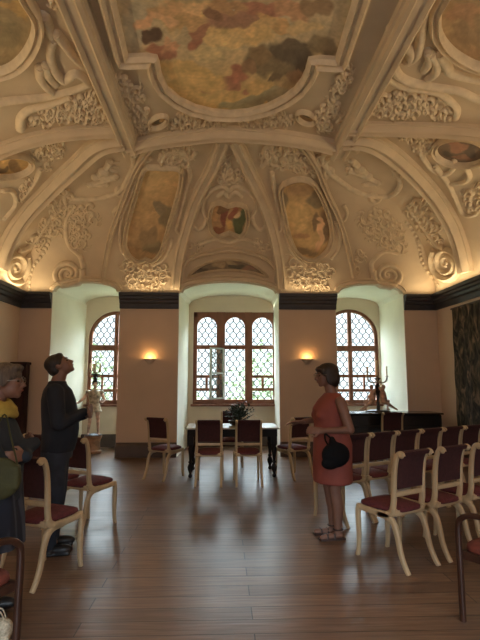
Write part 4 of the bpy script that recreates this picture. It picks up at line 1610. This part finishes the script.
# ================================================================== FIGURES
def remesh(name, mb, vox, sm, material, parent):
    me = mb.mesh(name + '_src', 0)
    o = bpy.data.objects.new(name + '_src', me)
    COL.objects.link(o)
    r_ = o.modifiers.new('r', 'REMESH')
    r_.mode = 'VOXEL'
    r_.voxel_size = vox
    if sm:
        s_ = o.modifiers.new('s', 'SMOOTH')
        s_.iterations = sm
        s_.factor = 0.5
    bpy.context.view_layer.update()
    dg = bpy.context.evaluated_depsgraph_get()
    out = bpy.data.meshes.new_from_object(o.evaluated_get(dg))
    bpy.data.objects.remove(o)
    out.name = name
    out.materials.clear()
    out.materials.append(material)
    out.polygons.foreach_set('use_smooth', [True] * len(out.polygons))
    ob = bpy.data.objects.new(name, out)
    COL.objects.link(ob)
    ob.parent = parent
    return ob


def hand(mb, wrist, d, nrm, thumb_side, s=1.0, curl=0.5):
    """palm, four unequal bent fingers and a thumb; d = direction of the hand, nrm = side the palm faces"""
    wrist, d, nrm = Vector(wrist), Vector(d).normalized(), Vector(nrm).normalized()
    nrm = (nrm - d * nrm.dot(d)).normalized()
    sd = d.cross(nrm) * thumb_side
    for q in (-1, 0, 1):
        mb.cap(wrist + sd * 0.018 * q * s, wrist + d * 0.085 * s + sd * 0.026 * q * s, 0.017 * s, 0.016 * s, 8)
    for i, L_ in enumerate((0.068, 0.076, 0.070, 0.055)):
        b = wrist + d * 0.088 * s + sd * (0.033 - 0.022 * i) * s
        a = 0.25 * curl
        for seg, fr in enumerate((0.45, 0.32, 0.23)):
            dr = (d * math.cos(a) + nrm * math.sin(a))
            e = b + dr * L_ * fr * s * 1.1
            mb.cap(b, e, 0.0095 * s, 0.0085 * s, 8)
            b = e
            a += 1.1 * curl
    b = wrist + d * 0.03 * s + sd * 0.03 * s
    e = b + (d * 0.6 + sd * 0.7 + nrm * 0.25).normalized() * 0.042 * s
    mb.cap(b, e, 0.014 * s, 0.011 * s, 8)
    mb.cap(e, e + (d * 0.9 + nrm * 0.35).normalized() * 0.032 * s, 0.011 * s, 0.009 * s, 8)


def head(mb, hair, c, rot, s=1.0, style='short'):
    """skull with brow, nose, cheeks, jaw and ears; faces local +Y; c = centre of the skull; returns placing function"""
    c = Vector(c)

    def P(x, y, z):
        return c + rot @ (Vector((x, y, z)) * s)
    mb.ell(P(0, -0.005, 0.02), (0.074 * s, 0.093 * s, 0.088 * s), rot, 18, 12)
    mb.ell(P(0, 0.028, -0.045), (0.058 * s, 0.062 * s, 0.062 * s), rot, 16, 10)
    mb.ell(P(0, 0.066, -0.088), (0.026 * s, 0.022 * s, 0.022 * s), rot, 10, 8)
    mb.ell(P(0, 0.078, 0.022), (0.045 * s, 0.014 * s, 0.013 * s), rot, 10, 6)
    mb.cap(P(0, 0.086, 0.012), P(0, 0.108, -0.028), 0.009 * s, 0.013 * s, 8)
    for q in (-1, 1):
        mb.ell(P(q * 0.012, 0.100, -0.030), 0.009 * s, rot, 8, 6)
        mb.ell(P(q * 0.038, 0.066, -0.025), (0.022 * s, 0.02 * s, 0.02 * s), rot, 10, 6)
        mb.ell(P(q * 0.076, -0.008, -0.008), (0.009 * s, 0.018 * s, 0.03 * s), rot, 10, 8)
    mb.ell(P(0, 0.086, -0.052), (0.024 * s, 0.012 * s, 0.008 * s), rot, 10, 6)
    mb.ell(P(0, 0.083, -0.064), (0.021 * s, 0.012 * s, 0.008 * s), rot, 10, 6)
    if hair is not None:
        if style == 'short':
            hair.ell(P(0, -0.018, 0.040), (0.083 * s, 0.098 * s, 0.082 * s), rot, 18, 12)
            hair.ell(P(0, -0.055, -0.005), (0.074 * s, 0.060 * s, 0.078 * s), rot, 16, 10)
            hair.ell(P(0, 0.045, 0.078), (0.055 * s, 0.038 * s, 0.030 * s), rot, 12, 8)
            for q in (-1, 1):
                hair.ell(P(q * 0.070, 0.004, 0.028), (0.014 * s, 0.030 * s, 0.034 * s), rot, 10, 8)
        elif style == 'bob':
            hair.ell(P(0, -0.018, 0.040), (0.088 * s, 0.102 * s, 0.085 * s), rot, 18, 12)
            hair.ell(P(0, -0.050, -0.030), (0.086 * s, 0.070 * s, 0.105 * s), rot, 16, 10)
            hair.ell(P(0, 0.058, 0.066), (0.062 * s, 0.038 * s, 0.032 * s), rot, 12, 8)
            for q in (-1, 1):
                hair.ell(P(q * 0.074, -0.006, -0.018), (0.018 * s, 0.045 * s, 0.085 * s), rot, 12, 8)
                hair.ell(P(q * 0.066, 0.040, 0.040), (0.018 * s, 0.030 * s, 0.045 * s), rot, 10, 8)
        else:
            hair.ell(P(0, -0.014, 0.046), (0.088 * s, 0.104 * s, 0.086 * s), rot, 18, 12)
            hair.ell(P(0, -0.058, 0.0), (0.082 * s, 0.064 * s, 0.086 * s), rot, 16, 10)
            hair.ell(P(0, 0.058, 0.090), (0.064 * s, 0.042 * s, 0.030 * s), rot, 12, 8)
            for q in (-1, 1):
                hair.ell(P(q * 0.074, 0.000, 0.022), (0.018 * s, 0.040 * s, 0.055 * s), rot, 12, 8)
    return P


def face_bits(P, rot, root, s=1.0, brow='hairbrown'):
    for q in (-1, 1):
        MB().ell(P(q * 0.031, 0.079, 0.004), (0.011 * s, 0.007 * s, 0.006 * s), rot, 10, 6).build('eye', M['eye'], root)
        MB().tube([P(q * 0.014, 0.092, 0.026), P(q * 0.032, 0.091, 0.031), P(q * 0.048, 0.078, 0.026)], 0.0035 * s, 6).build('eyebrow', M[brow], root)
    MB().ell(P(0, 0.0955, -0.058), (0.021 * s, 0.005 * s, 0.006 * s), rot, 10, 6).build('mouth', M['lip'], root)


def spectacles(P, root):
    m = MB()
    for q in (-1, 1):
        m.tube([P(q * 0.033 + 0.024 * math.cos(a), 0.100, 0.006 + 0.018 * math.sin(a)) for a in [2 * PI * k_ / 16 for k_ in range(16)]], 0.002, 5, close=True)
        m.tube([P(q * 0.057, 0.098, 0.010), P(q * 0.080, 0.06, 0.010), P(q * 0.084, -0.01, 0.006)], 0.002, 5)
    m.tube([P(-0.009, 0.100, 0.010), P(0, 0.104, 0.013), P(0.009, 0.100, 0.010)], 0.002, 5)
    return m.build('spectacles', M['metalg'], root)


I3 = Matrix.Identity(3)

# ---- man looking up
root = thing('person', 'person in dark navy shirt and jeans, arms folded, head tilted back looking up', 'person', (-1.69, 4.52, 0), R(-78))
root.scale = (1.08, 1.08, 1.0)
b, hr = MB(), MB()
hrot = Matrix.Rotation(R(36), 3, 'X')
P = head(b, hr, (0, -0.01, 1.63), hrot, 0.98)
b.cap((0, -0.03, 1.42), (0, 0.0, 1.56), 0.062, 0.056)
b.loft([((0, 0, 0.88), 0.15, 0.10), ((0, 0.0, 1.05), 0.14, 0.10), ((0, 0.0, 1.25), 0.16, 0.11), ((0, -0.01, 1.38), 0.17, 0.10), ((0, -0.02, 1.45), 0.10, 0.06)])
sh = {}
for s in (-1, 1):
    S_ = Vector((s * 0.185, -0.015, 1.40))
    E_ = Vector((s * 0.255, 0.03, 1.12))
    Wr = Vector((-s * 0.02 + s * 0.03, 0.235, 1.19 + (0.03 if s > 0 else -0.01)))
    b.cap(S_, E_, 0.046, 0.038)
    b.cap(E_, Wr, 0.036, 0.026)
    hand(b, Wr, (-s * 0.85, 0.25, 0.10), (0, -1, -0.1), 1 * s, 1.0, 0.5)
    sh[s] = (S_, E_, Wr)
    b.cap((s * 0.09, 0, 0.90), (s * 0.10, 0.01, 0.48), 0.075, 0.052)
    b.cap((s * 0.10, 0.01, 0.48), (s * 0.105, -0.02, 0.09), 0.05, 0.034)
    b.cap((s * 0.105, -0.02, 0.05), (s * 0.115, 0.12, 0.035), 0.035, 0.03)
remesh('body', b, 0.008, 4, M['skin'], root)
remesh('hair', hr, 0.008, 3, M['hairbrown'], root)
face_bits(P, hrot, root, 0.98)
c = MB()
c.loft([((0, 0.005, 0.86), 0.185, 0.135), ((0, 0.015, 0.95), 0.185, 0.145), ((0, 0.022, 1.06), 0.180, 0.150), ((0, 0.01, 1.20), 0.190, 0.150), ((0, -0.005, 1.32), 0.205, 0.140), ((0, -0.015, 1.41), 0.19, 0.115), ((0, -0.022, 1.455), 0.12, 0.08), ((0, -0.02, 1.49), 0.075, 0.072)])
for s in (-1, 1):
    S_, E_, Wr = sh[s]
    c.cap(S_, E_, 0.072, 0.060)
    c.cap(E_, E_.lerp(Wr, 0.86), 0.058, 0.042)
remesh('shirt', c, 0.012, 5, M['navy'], root)
c = MB()
c.loft([((0, 0, 0.80), 0.17, 0.125), ((0, 0, 0.90), 0.175, 0.13), ((0, 0.0, 0.96), 0.165, 0.125)])
for s in (-1, 1):
    c.cap((s * 0.085, 0, 0.86), (s * 0.10, 0.01, 0.48), 0.100, 0.075)
    c.cap((s * 0.10, 0.01, 0.48), (s * 0.105, -0.02, 0.09), 0.073, 0.060)
remesh('trousers', c, 0.012, 4, M['denim'], root)
for s in (-1, 1):
    c = MB()
    c.ell((s * 0.115, 0.075, 0.045), (0.046, 0.095, 0.045))
    c.ell((s * 0.108, -0.03, 0.05), (0.040, 0.055, 0.05))
    c.cap((s * 0.107, -0.02, 0.05), (s * 0.105, -0.02, 0.10), 0.045, 0.045)
    c.box(s * 0.115 - 0.042, s * 0.115 + 0.042, -0.08, 0.15, 0.001, 0.02)
    remesh('shoe', c, 0.008, 3, M['shoe'], root)

# ---- woman in coral dress
root = thing('person', 'person in sleeveless coral dress with dark bob hair, one hand reaching out', 'person', (0.89, 4.82, 0), R(98))
root.scale = (1.08, 1.14, 1.02)
b, hr = MB(), MB()
hrot = Matrix.Rotation(R(-6), 3, 'X')
P = head(b, hr, (0, 0.035, 1.515), hrot, 0.98, 'bob')
b.cap((0, -0.01, 1.31), (0, 0.015, 1.45), 0.052, 0.047)
b.loft([((0, 0, 0.80), 0.15, 0.11), ((0, 0.0, 0.95), 0.13, 0.10), ((0, 0.0, 1.12), 0.14, 0.11), ((0, -0.0, 1.25), 0.15, 0.10), ((0, -0.01, 1.32), 0.09, 0.06)])
LS, LE, LW = Vector((-0.175, -0.02, 1.27)), Vector((-0.235, -0.075, 1.01)), Vector((-0.12, 0.13, 0.995))
RS, RE, RW = Vector((0.175, -0.0, 1.27)), Vector((0.22, 0.06, 1.07)), Vector((0.13, 0.225, 1.055))
b.cap(LS, LE, 0.048, 0.040)
b.cap(LE, LW, 0.038, 0.025)
hand(b, LW, (0.25, 0.95, 0.05), (0.9, -0.2, -0.4), 1, 0.95, 0.9)
b.cap(RS, RE, 0.046, 0.038)
b.cap(RE, RW, 0.036, 0.024)
hand(b, RW, (-0.15, 0.95, 0.02), (-0.3, 0, -1), -1, 0.95, 0.35)
for s in (-1, 1):
    b.cap((s * 0.085, 0.0, 0.80), (s * 0.075, 0.01, 0.44), 0.078, 0.054)
    b.cap((s * 0.075, 0.01, 0.44), (s * 0.07, -0.015, 0.27), 0.050, 0.050)
    b.cap((s * 0.07, -0.015, 0.27), (s * 0.068, -0.01, 0.08), 0.048, 0.030)
    b.cap((s * 0.068, -0.03, 0.035), (s * 0.085, 0.13, 0.025), 0.030, 0.024)
remesh('body', b, 0.008, 3, M['skin'], root)
remesh('hair', hr, 0.008, 3, M['hairbrown'], root)
face_bits(P, hrot, root, 0.98)
spectacles(P, root)
c = MB()
c.loft([((0, 0.0, 0.50), 0.205, 0.160), ((0, 0.0, 0.51), 0.21, 0.165), ((0, 0.0, 0.70), 0.205, 0.165), ((0, -0.005, 0.86), 0.200, 0.165), ((0, 0.005, 0.98), 0.175, 0.145), ((0, 0.01, 1.12), 0.172, 0.145), ((0, 0.015, 1.19), 0.170, 0.150), ((0, 0.0, 1.27), 0.160, 0.115), ((0, -0.01, 1.325), 0.125, 0.075), ((0, -0.01, 1.345), 0.09, 0.06)], 28)
for s in (-1, 1):
    c.ell((s * 0.14, -0.01, 1.28), (0.045, 0.06, 0.045))
    c.ell((s * 0.07, 0.10, 1.13), (0.065, 0.06, 0.065))
remesh('dress', c, 0.012, 5, M['coral'], root)
for s in (-1, 1):
    c = MB()
    c.box(s * 0.078 - 0.036, s * 0.078 + 0.036, -0.06, 0.155, 0.001, 0.014)
    for y in (0.03, 0.09):
        c.tube([(s * 0.08 - 0.034, y, 0.012), (s * 0.08 - 0.02, y, 0.05), (s * 0.08 + 0.02, y, 0.05), (s * 0.08 + 0.034, y, 0.012)], 0.008, 6)
    c.tube([(s * 0.068 + 0.036 * math.cos(a), -0.012 + 0.04 * math.sin(a), 0.085) for a in [2 * PI * k_ / 12 for k_ in range(12)]], 0.006, 6, close=True)
    c.build('sandal', M['sandal'], root)

mw_ = root.matrix_basis
bag_at = Matrix.Translation((0.90, 4.80, 0)) @ Matrix.Rotation(R(98), 4, 'Z') @ Vector((-0.22, 0.10, 0.0))
t = thing('handbag', 'round black handbag hanging from the hand of the person in coral', 'bag', (bag_at.x, bag_at.y, 0.69), R(98))
t.scale = (0.92, 0.92, 0.95)
c = MB()
c.ell((0, -0.04, 0.12), (0.055, 0.155, 0.125))
c.ell((0, 0.02, 0.04), (0.05, 0.10, 0.06))
c.cap((0.0, -0.02, 0.20), (0.02, -0.01, 0.27), 0.05, 0.03)
remesh('pouch', c, 0.01, 5, M['bag'], t)
m = MB()
m.tube(smooth_path([(0, -0.07, 0.21), (0.03, -0.01, 0.27), (0.07, 0.04, 0.315), (0.05, 0.05, 0.26), (0, 0.03, 0.2)], 6), 0.016, 8, flat=0.6)
m.build('strap', M['bag'], t)

# ---- visitor with yellow scarf
root = thing('person', 'person with short greying hair, glasses and yellow scarf, arms folded, striped skirt', 'person', (-1.70, 3.32, 0), R(-84))
root.scale = (1.05, 1.05, 1.0)
b, hr = MB(), MB()
hrot = Matrix.Rotation(R(2), 3, 'X')
P = head(b, hr, (0, 0.045, 1.485), hrot, 1.02, 'crop')
b.cap((0, -0.03, 1.28), (0, 0.01, 1.42), 0.055, 0.050)
b.loft([((0, 0, 0.80), 0.15, 0.11), ((0, 0.0, 0.95), 0.14, 0.11), ((0, 0.0, 1.12), 0.15, 0.12), ((0, -0.02, 1.22), 0.16, 0.10), ((0, -0.03, 1.30), 0.10, 0.06)])
sh = {}
for s in (-1, 1):
    S_ = Vector((s * 0.185, -0.04, 1.24))
    E_ = Vector((s * 0.235, 0.08, 0.985))
    Wr = Vector((-s * 0.09, 0.205, 1.03 + (0.035 if s > 0 else -0.02)))
    b.cap(S_, E_, 0.046, 0.038)
    b.cap(E_, Wr, 0.036, 0.025)
    hand(b, Wr, (-s * 0.9, -0.35, 0.1), (0, -1, 0), s, 0.95, 0.5)
    sh[s] = (S_, E_, Wr)
    b.cap((s * 0.085, 0.0, 0.80), (s * 0.08, 0.01, 0.42), 0.078, 0.054)
    b.cap((s * 0.08, 0.01, 0.42), (s * 0.08, -0.01, 0.08), 0.052, 0.032)
    b.cap((s * 0.08, -0.03, 0.04), (s * 0.09, 0.12, 0.028), 0.032, 0.025)
remesh('body', b, 0.008, 3, M['skin'], root)
remesh('hair', hr, 0.008, 3, M['hairgrey'], root)
face_bits(P, hrot, root, 1.02, 'hairgrey')
spectacles(P, root)
c = MB()
c.loft([((0, 0.0, 0.72), 0.215, 0.17), ((0, 0.005, 0.86), 0.205, 0.165), ((0, 0.01, 0.98), 0.195, 0.16), ((0, 0.005, 1.10), 0.195, 0.155), ((0, -0.02, 1.2), 0.20, 0.14), ((0, -0.03, 1.27), 0.17, 0.11), ((0, -0.03, 1.32), 0.09, 0.07)])
for s in (-1, 1):
    S_, E_, Wr = sh[s]
    c.cap(S_, E_, 0.076, 0.066)
    c.cap(E_, Wr, 0.064, 0.048)
remesh('jacket', c, 0.012, 5, M['jacket'], root)
c = MB()
n_ = 48
rings = []
for z, rx, ry in ((0.44, 0.235, 0.195), (0.60, 0.222, 0.185), (0.74, 0.21, 0.17), (0.88, 0.19, 0.155)):
    rings.append([Vector(((rx + 0.010 * math.sin(q * 8 * 2 * PI / n_)) * math.cos(2 * PI * q / n_), (ry + 0.010 * math.sin(q * 8 * 2 * PI / n_)) * math.sin(2 * PI * q / n_), z)) for q in range(n_)])
c.rings(rings)
c.build('skirt', M['stripe'], root, smooth=60)
c = MB()
for k_, (rr_, zz, rd) in enumerate(((0.098, 1.315, 0.032), (0.085, 1.345, 0.026), (0.112, 1.285, 0.026))):
    c.tube([(rr_ * math.cos(a) * 1.05, -0.01 + rr_ * math.sin(a), zz + 0.015 - 0.03 * math.sin(a) + 0.006 * math.sin(5 * a + k_)) for a in [2 * PI * q / 26 for q in range(26)]], rd, 10, close=True)
remesh('scarf', c, 0.009, 4, M['yellow'], root)
for s in (-1, 1):
    c = MB()
    c.ell((s * 0.09, 0.07, 0.04), (0.042, 0.09, 0.04))
    c.ell((s * 0.083, -0.03, 0.045), (0.038, 0.05, 0.045))
    remesh('shoe', c, 0.008, 3, M['shoe'], root)
t = thing('shoulder_bag', 'olive green shoulder bag hanging at the hip of the visitor in the yellow scarf', 'bag', (-1.53, 3.03, 0.80), R(-80))
t.scale = (0.8, 0.8, 0.85)
c = MB()
c.ell((0, 0, 0.13), (0.05, 0.16, 0.15))
c.box(-0.045, 0.045, -0.14, 0.14, 0.06, 0.22)
remesh('pouch', c, 0.012, 4, M['olive'], t)
m = MB()
m.tube(smooth_path([(0.0, -0.12, 0.22), (-0.0, -0.06, 0.42), (-0.03, 0.0, 0.575), (-0.0, 0.06, 0.42), (0.0, 0.12, 0.22)], 6), 0.012, 6, flat=0.5)
m.build('strap', M['olive'], t)

# ---- things on the floor by the dark armchair
t = thing('knit_bag', 'cream patterned knit bag on the floor under the dark armchair beside the green bag visitor', 'bag', (-1.50, 3.05, 0), R(10))
t.scale = (0.55, 0.55, 0.65)
c = MB()
c.ell((0, 0, 0.09), (0.16, 0.12, 0.085))
c.ell((-0.08, 0.02, 0.13), (0.09, 0.09, 0.075))
c.ell((0.07, -0.02, 0.11), (0.08, 0.09, 0.07))
c.box(-0.13, 0.13, -0.09, 0.09, 0.002, 0.05)
remesh('pouch', c, 0.01, 3, M['paper'], t)
m = MB()
for dy in (-0.03, 0.03):
    m.tube(smooth_path([(-0.08, dy, 0.18), (-0.03, dy * 1.3, 0.24), (0.03, dy * 1.3, 0.24), (0.07, dy, 0.165)], 6), 0.007, 6)
m.build('handle', M['paper'], t)

# ---- statues
root = thing('page_statue', 'carved armoured page statue holding candle branches on its head, on a round pedestal', 'statue', (-2.86, 10.28, 0.36), R(200))
s_ = 0.66
b = MB()


def V_(x, y, z):
    return Vector((x, y, z)) * s_


P = head(b, None, V_(0, 0.02, 1.60), I3, s_ * 1.15)
b.cap(V_(0, 0, 1.38), V_(0, 0.01, 1.52), 0.058 * s_, 0.055 * s_)
b.loft([(V_(0, 0, 0.86), 0.17 * s_, 0.12 * s_), (V_(0, 0, 1.02), 0.14 * s_, 0.11 * s_), (V_(0, 0, 1.22), 0.18 * s_, 0.13 * s_), (V_(0, -0.01, 1.36), 0.18 * s_, 0.11 * s_), (V_(0, -0.01, 1.42), 0.10 * s_, 0.07 * s_)])
b.cap(V_(-0.19, 0, 1.36), V_(-0.30, 0.02, 1.10), 0.058 * s_, 0.048 * s_)
b.cap(V_(-0.30, 0.02, 1.10), V_(-0.20, 0.20, 1.0), 0.046 * s_, 0.032 * s_)
hand(b, V_(-0.20, 0.20, 1.0), (0.4, 0.8, 0.2), (0, -0.3, 1), 1, s_, 0.7)
b.cap(V_(0.19, 0, 1.36), V_(0.34, 0.05, 1.14), 0.058 * s_, 0.048 * s_)
b.cap(V_(0.34, 0.05, 1.14), V_(0.50, 0.14, 1.02), 0.046 * s_, 0.032 * s_)
hand(b, V_(0.50, 0.14, 1.02), (0.8, 0.5, -0.1), (0, 0, 1), 1, s_, 0.5)
for s, fx, fy in ((-1, -0.14, 0.06), (1, 0.16, -0.02)):
    b.cap(V_(s * 0.09, 0, 0.88), V_(s * 0.12, 0.03 + fy * 0.3, 0.48), 0.085 * s_, 0.058 * s_)
    b.cap(V_(s * 0.12, 0.03 + fy * 0.3, 0.48), V_(fx, fy - 0.02, 0.08), 0.056 * s_, 0.036 * s_)
    b.cap(V_(fx, fy - 0.03, 0.045), V_(fx * 1.15, fy + 0.14, 0.035), 0.040 * s_, 0.032 * s_)
remesh('body', b, 0.008, 2, M['polyc'], root)
c = MB()
c.loft([(V_(0, 0, 0.72), 0.25 * s_, 0.19 * s_), (V_(0, 0, 0.84), 0.20 * s_, 0.15 * s_), (V_(0, 0, 1.02), 0.155 * s_, 0.125 * s_), (V_(0, 0, 1.20), 0.20 * s_, 0.15 * s_), (V_(0, -0.01, 1.35), 0.20 * s_, 0.13 * s_), (V_(0, -0.01, 1.41), 0.11 * s_, 0.08 * s_)])
for s in (-1, 1):
    c.ell(V_(s * 0.20, 0, 1.34), (0.085 * s_, 0.085 * s_, 0.075 * s_))
remesh('tunic', c, 0.009, 2, M['gold'], root)
c = MB()
c.ell(V_(0, 0.0, 1.635), (0.088 * s_ * 1.15, 0.105 * s_ * 1.15, 0.10 * s_ * 1.15))
remesh('helmet', c, 0.008, 2, M['ebony'], root)
zc = 1.76 * s_
m = MB().lathe([(0.035, zc - 0.02), (0.05, zc + 0.0), (0.035, zc + 0.03), (0.05, zc + 0.06), (0.10, zc + 0.085), (0.11, zc + 0.10), (0.03, zc + 0.105)], 18)
m.build('capital', M['ebony'], root)
m = MB()
cand = []
m.tube([(0, 0, zc + 0.09), (0, 0, zc + 0.30)], 0.012, 8)
for q in range(5):
    a = 2 * PI * q / 5
    rr_ = 0.115
    tx_, ty_ = rr_ * math.cos(a), rr_ * math.sin(a)
    m.tube(smooth_path([(0, 0, zc + 0.15), (tx_ * 0.5, ty_ * 0.5, zc + 0.12), (tx_ * 0.95, ty_ * 0.95, zc + 0.15), (tx_, ty_, zc + 0.20)], 5), 0.011, 6)
    m.lathe([(0.008, 0), (0.026, 0.008), (0.024, 0.014), (0.012, 0.014), (0.012, 0.03)], 10, (tx_, ty_, zc + 0.19))
    cand.append((0.009, 0.10, tx_, ty_, zc + 0.215))
m.lathe([(0.008, 0), (0.026, 0.008), (0.024, 0.014), (0.012, 0.014), (0.012, 0.03)], 10, (0, 0, zc + 0.29))
cand.append((0.009, 0.10, 0, 0, zc + 0.315))
br_ = m.build('candle_branches', M['gold'], root)
for cr, ch_, x_, y_, z_ in cand:
    cr *= 1.4
    MB().lathe([(cr, 0), (cr, ch_), (cr * 0.3, ch_ + 0.005)], 8, (x_, y_, z_)).build('candle', M['candle'], br_)
MB().lathe([(0.17, -0.0), (0.18, 0.012), (0.15, 0.03), (0.0, 0.03)], 24).build('base', M['ebony'], root)
tag(MB().lathe([(0.17, 0), (0.18, 0.02), (0.18, 0.05), (0.155, 0.07), (0.145, 0.16), (0.15, 0.27), (0.17, 0.30), (0.18, 0.33), (0.18, 0.355), (0.0, 0.355)], 28).build('round_pedestal', M['pedestal']),
    'low round marbled pedestal carrying the armoured page statue', 'pedestal').location = (-2.86, 10.28, 0)
for o_ in root.children:
    if o_.name.startswith('base'):
        o_.location.z = -0.004
        pass

# crouching figures carrying a many armed candlestick on the piano
root = thing('figure_candelabrum', 'gilded candelabrum of tall candles carried by two crouching figures, standing on the piano', 'candelabrum', (2.83, 9.33, 0.882))
b = MB()
s_ = 0.44
for sg in (-1, 1):
    o_ = Vector((sg * 0.085, -0.03 * sg, 0.03))

    def Q(x, y, z):
        return o_ + Vector((x * sg, y, z)) * s_
    b.ell(Q(0.05, 0.02, 1.02), (0.09 * s_, 0.10 * s_, 0.11 * s_))
    b.ell(Q(0.05, 0.12, 1.0), (0.02 * s_, 0.03 * s_, 0.03 * s_))
    b.cap(Q(0.02, 0, 0.80), Q(0.05, 0.01, 0.95), 0.06 * s_, 0.055 * s_)
    b.cap(Q(0.06, 0, 0.40), Q(0.0, 0, 0.75), 0.15 * s_, 0.14 * s_)
    b.cap(Q(0.0, 0.12, 0.78), Q(0.14, 0.22, 0.58), 0.055 * s_, 0.045 * s_)
    b.cap(Q(0.14, 0.22, 0.58), Q(0.20, 0.30, 0.40), 0.045 * s_, 0.035 * s_)
    b.cap(Q(0.0, -0.12, 0.78), Q(-0.12, -0.02, 0.95), 0.055 * s_, 0.045 * s_)
    b.cap(Q(-0.12, -0.02, 0.95), Q(-0.20, 0.06, 1.15), 0.045 * s_, 0.035 * s_)
    b.cap(Q(0.10, 0.08, 0.36), Q(0.32, 0.20, 0.40), 0.085 * s_, 0.065 * s_)
    b.cap(Q(0.32, 0.20, 0.40), Q(0.26, 0.22, 0.05), 0.06 * s_, 0.04 * s_)
    b.cap(Q(0.26, 0.22, 0.04), Q(0.38, 0.28, 0.03), 0.04 * s_, 0.035 * s_)
    b.cap(Q(0.10, -0.08, 0.36), Q(0.38, -0.06, 0.16), 0.085 * s_, 0.06 * s_)
    b.cap(Q(0.38, -0.06, 0.16), Q(0.60, -0.04, 0.04), 0.055 * s_, 0.035 * s_)
remesh('figures', b, 0.007, 2, M['polyc'], root)
MB().loft([((0, 0, -0.001), 0.24, 0.13), ((0, 0, 0.02), 0.235, 0.125), ((0, 0, 0.035), 0.20, 0.11)], 28).build('base', M['ebony'], root)
m = MB().lathe([(0.03, 0.03), (0.035, 0.10), (0.02, 0.22), (0.035, 0.36), (0.05, 0.40), (0.03, 0.44), (0.055, 0.50), (0.02, 0.54), (0.02, 0.60), (0.05, 0.63), (0.07, 0.65), (0.03, 0.66)], 16)
m.build('shaft', M['ebony'], root)
m, cand = MB(), []
for q in range(6):
    a = 2 * PI * q / 6 + 0.2
    rr_ = 0.21
    tx_, ty_ = rr_ * math.cos(a), rr_ * math.sin(a)
    m.tube(smooth_path([(0, 0, 0.60), (tx_ * 0.45, ty_ * 0.45, 0.56), (tx_ * 0.9, ty_ * 0.9, 0.60), (tx_, ty_, 0.68)], 5), 0.014, 6)
    m.lathe([(0.008, 0), (0.034, 0.012), (0.03, 0.02), (0.014, 0.02), (0.014, 0.045)], 10, (tx_, ty_, 0.67))
    cand.append((0.011, 0.17, tx_, ty_, 0.70))
m.tube([(0, 0, 0.62), (0, 0, 0.78)], 0.014, 8)
m.lathe([(0.008, 0), (0.034, 0.012), (0.03, 0.02), (0.014, 0.02), (0.014, 0.045)], 10, (0, 0, 0.77))
cand.append((0.011, 0.19, 0, 0, 0.80))
br_ = m.build('candle_branches', M['gold'], root)
for cr, ch_, x_, y_, z_ in cand:
    cr *= 1.4
    MB().lathe([(cr, 0), (cr, ch_), (cr * 0.3, ch_ + 0.005)], 8, (x_, y_, z_)).build('candle', M['candle'], br_)

# ------------------------------------------------------------------ trees outside
rnd = random.Random(9)
for i, (x, y, r_, zc_, lb) in enumerate(((-7, 22, 3.0, 1.0, 'leafy tree outside, seen through the window beside the armoured statue'),
                                      (2.4, 24, 3.4, 0.4, 'leafy tree outside, seen through the middle window lights on the woman in coral\'s side'),
                                      (9.5, 21, 3.2, 0.8, 'leafy tree outside, seen through the window above the piano'),
                                      (-2.8, 30, 3.2, -1.2, 'smaller leafy tree outside, low behind the middle window lights'))):
    t = thing('leafy_tree', lb, 'tree', (x, y, -6), group='trees outside the windows')
    m = MB()
    for q in range(2200):
        while True:
            d = Vector((rnd.uniform(-1, 1), rnd.uniform(-1, 1), rnd.uniform(-1, 1)))
            if 0.3 < d.length < 1:
                break
        k_ = 0.75 + 0.35 * noise.noise(d * 2.5 + Vector((i * 9, 0, 0)))
        c = Vector((0, 0, 6 + zc_)) + d * r_ * k_
        u = Vector((rnd.uniform(-1, 1), rnd.uniform(-1, 1), rnd.uniform(-1, 1))).normalized()
        s, v = orth(u)
        L_ = rnd.uniform(0.14, 0.30)
        m.add([c - s * L_ * 0.5, c + v * L_ * 0.35, c + s * L_ * 0.6, c - v * L_ * 0.35], [(0, 1, 2, 3)])
    m.build('crown', M['tree'], t, smooth=0)
    m = MB()
    top = 6 + zc_
    m.tube([(0, 0, 0), (0.05, 0, top * 0.4), (0.0, 0.05, top * 0.8), (0.1, 0, top + r_ * 0.4)], [0.30, 0.24, 0.17, 0.05], 10)
    for q in range(7):
        a = q * 0.9
        m.tube([(0, 0, top * 0.6 + q * 0.25), (math.cos(a) * r_ * 0.35, math.sin(a) * r_ * 0.35, top * 0.75 + q * 0.3), (math.cos(a) * r_ * 0.6, math.sin(a) * r_ * 0.6, top + q * 0.25)], [0.10, 0.06, 0.02], 6)
    m.build('trunk', M['bark'], t)
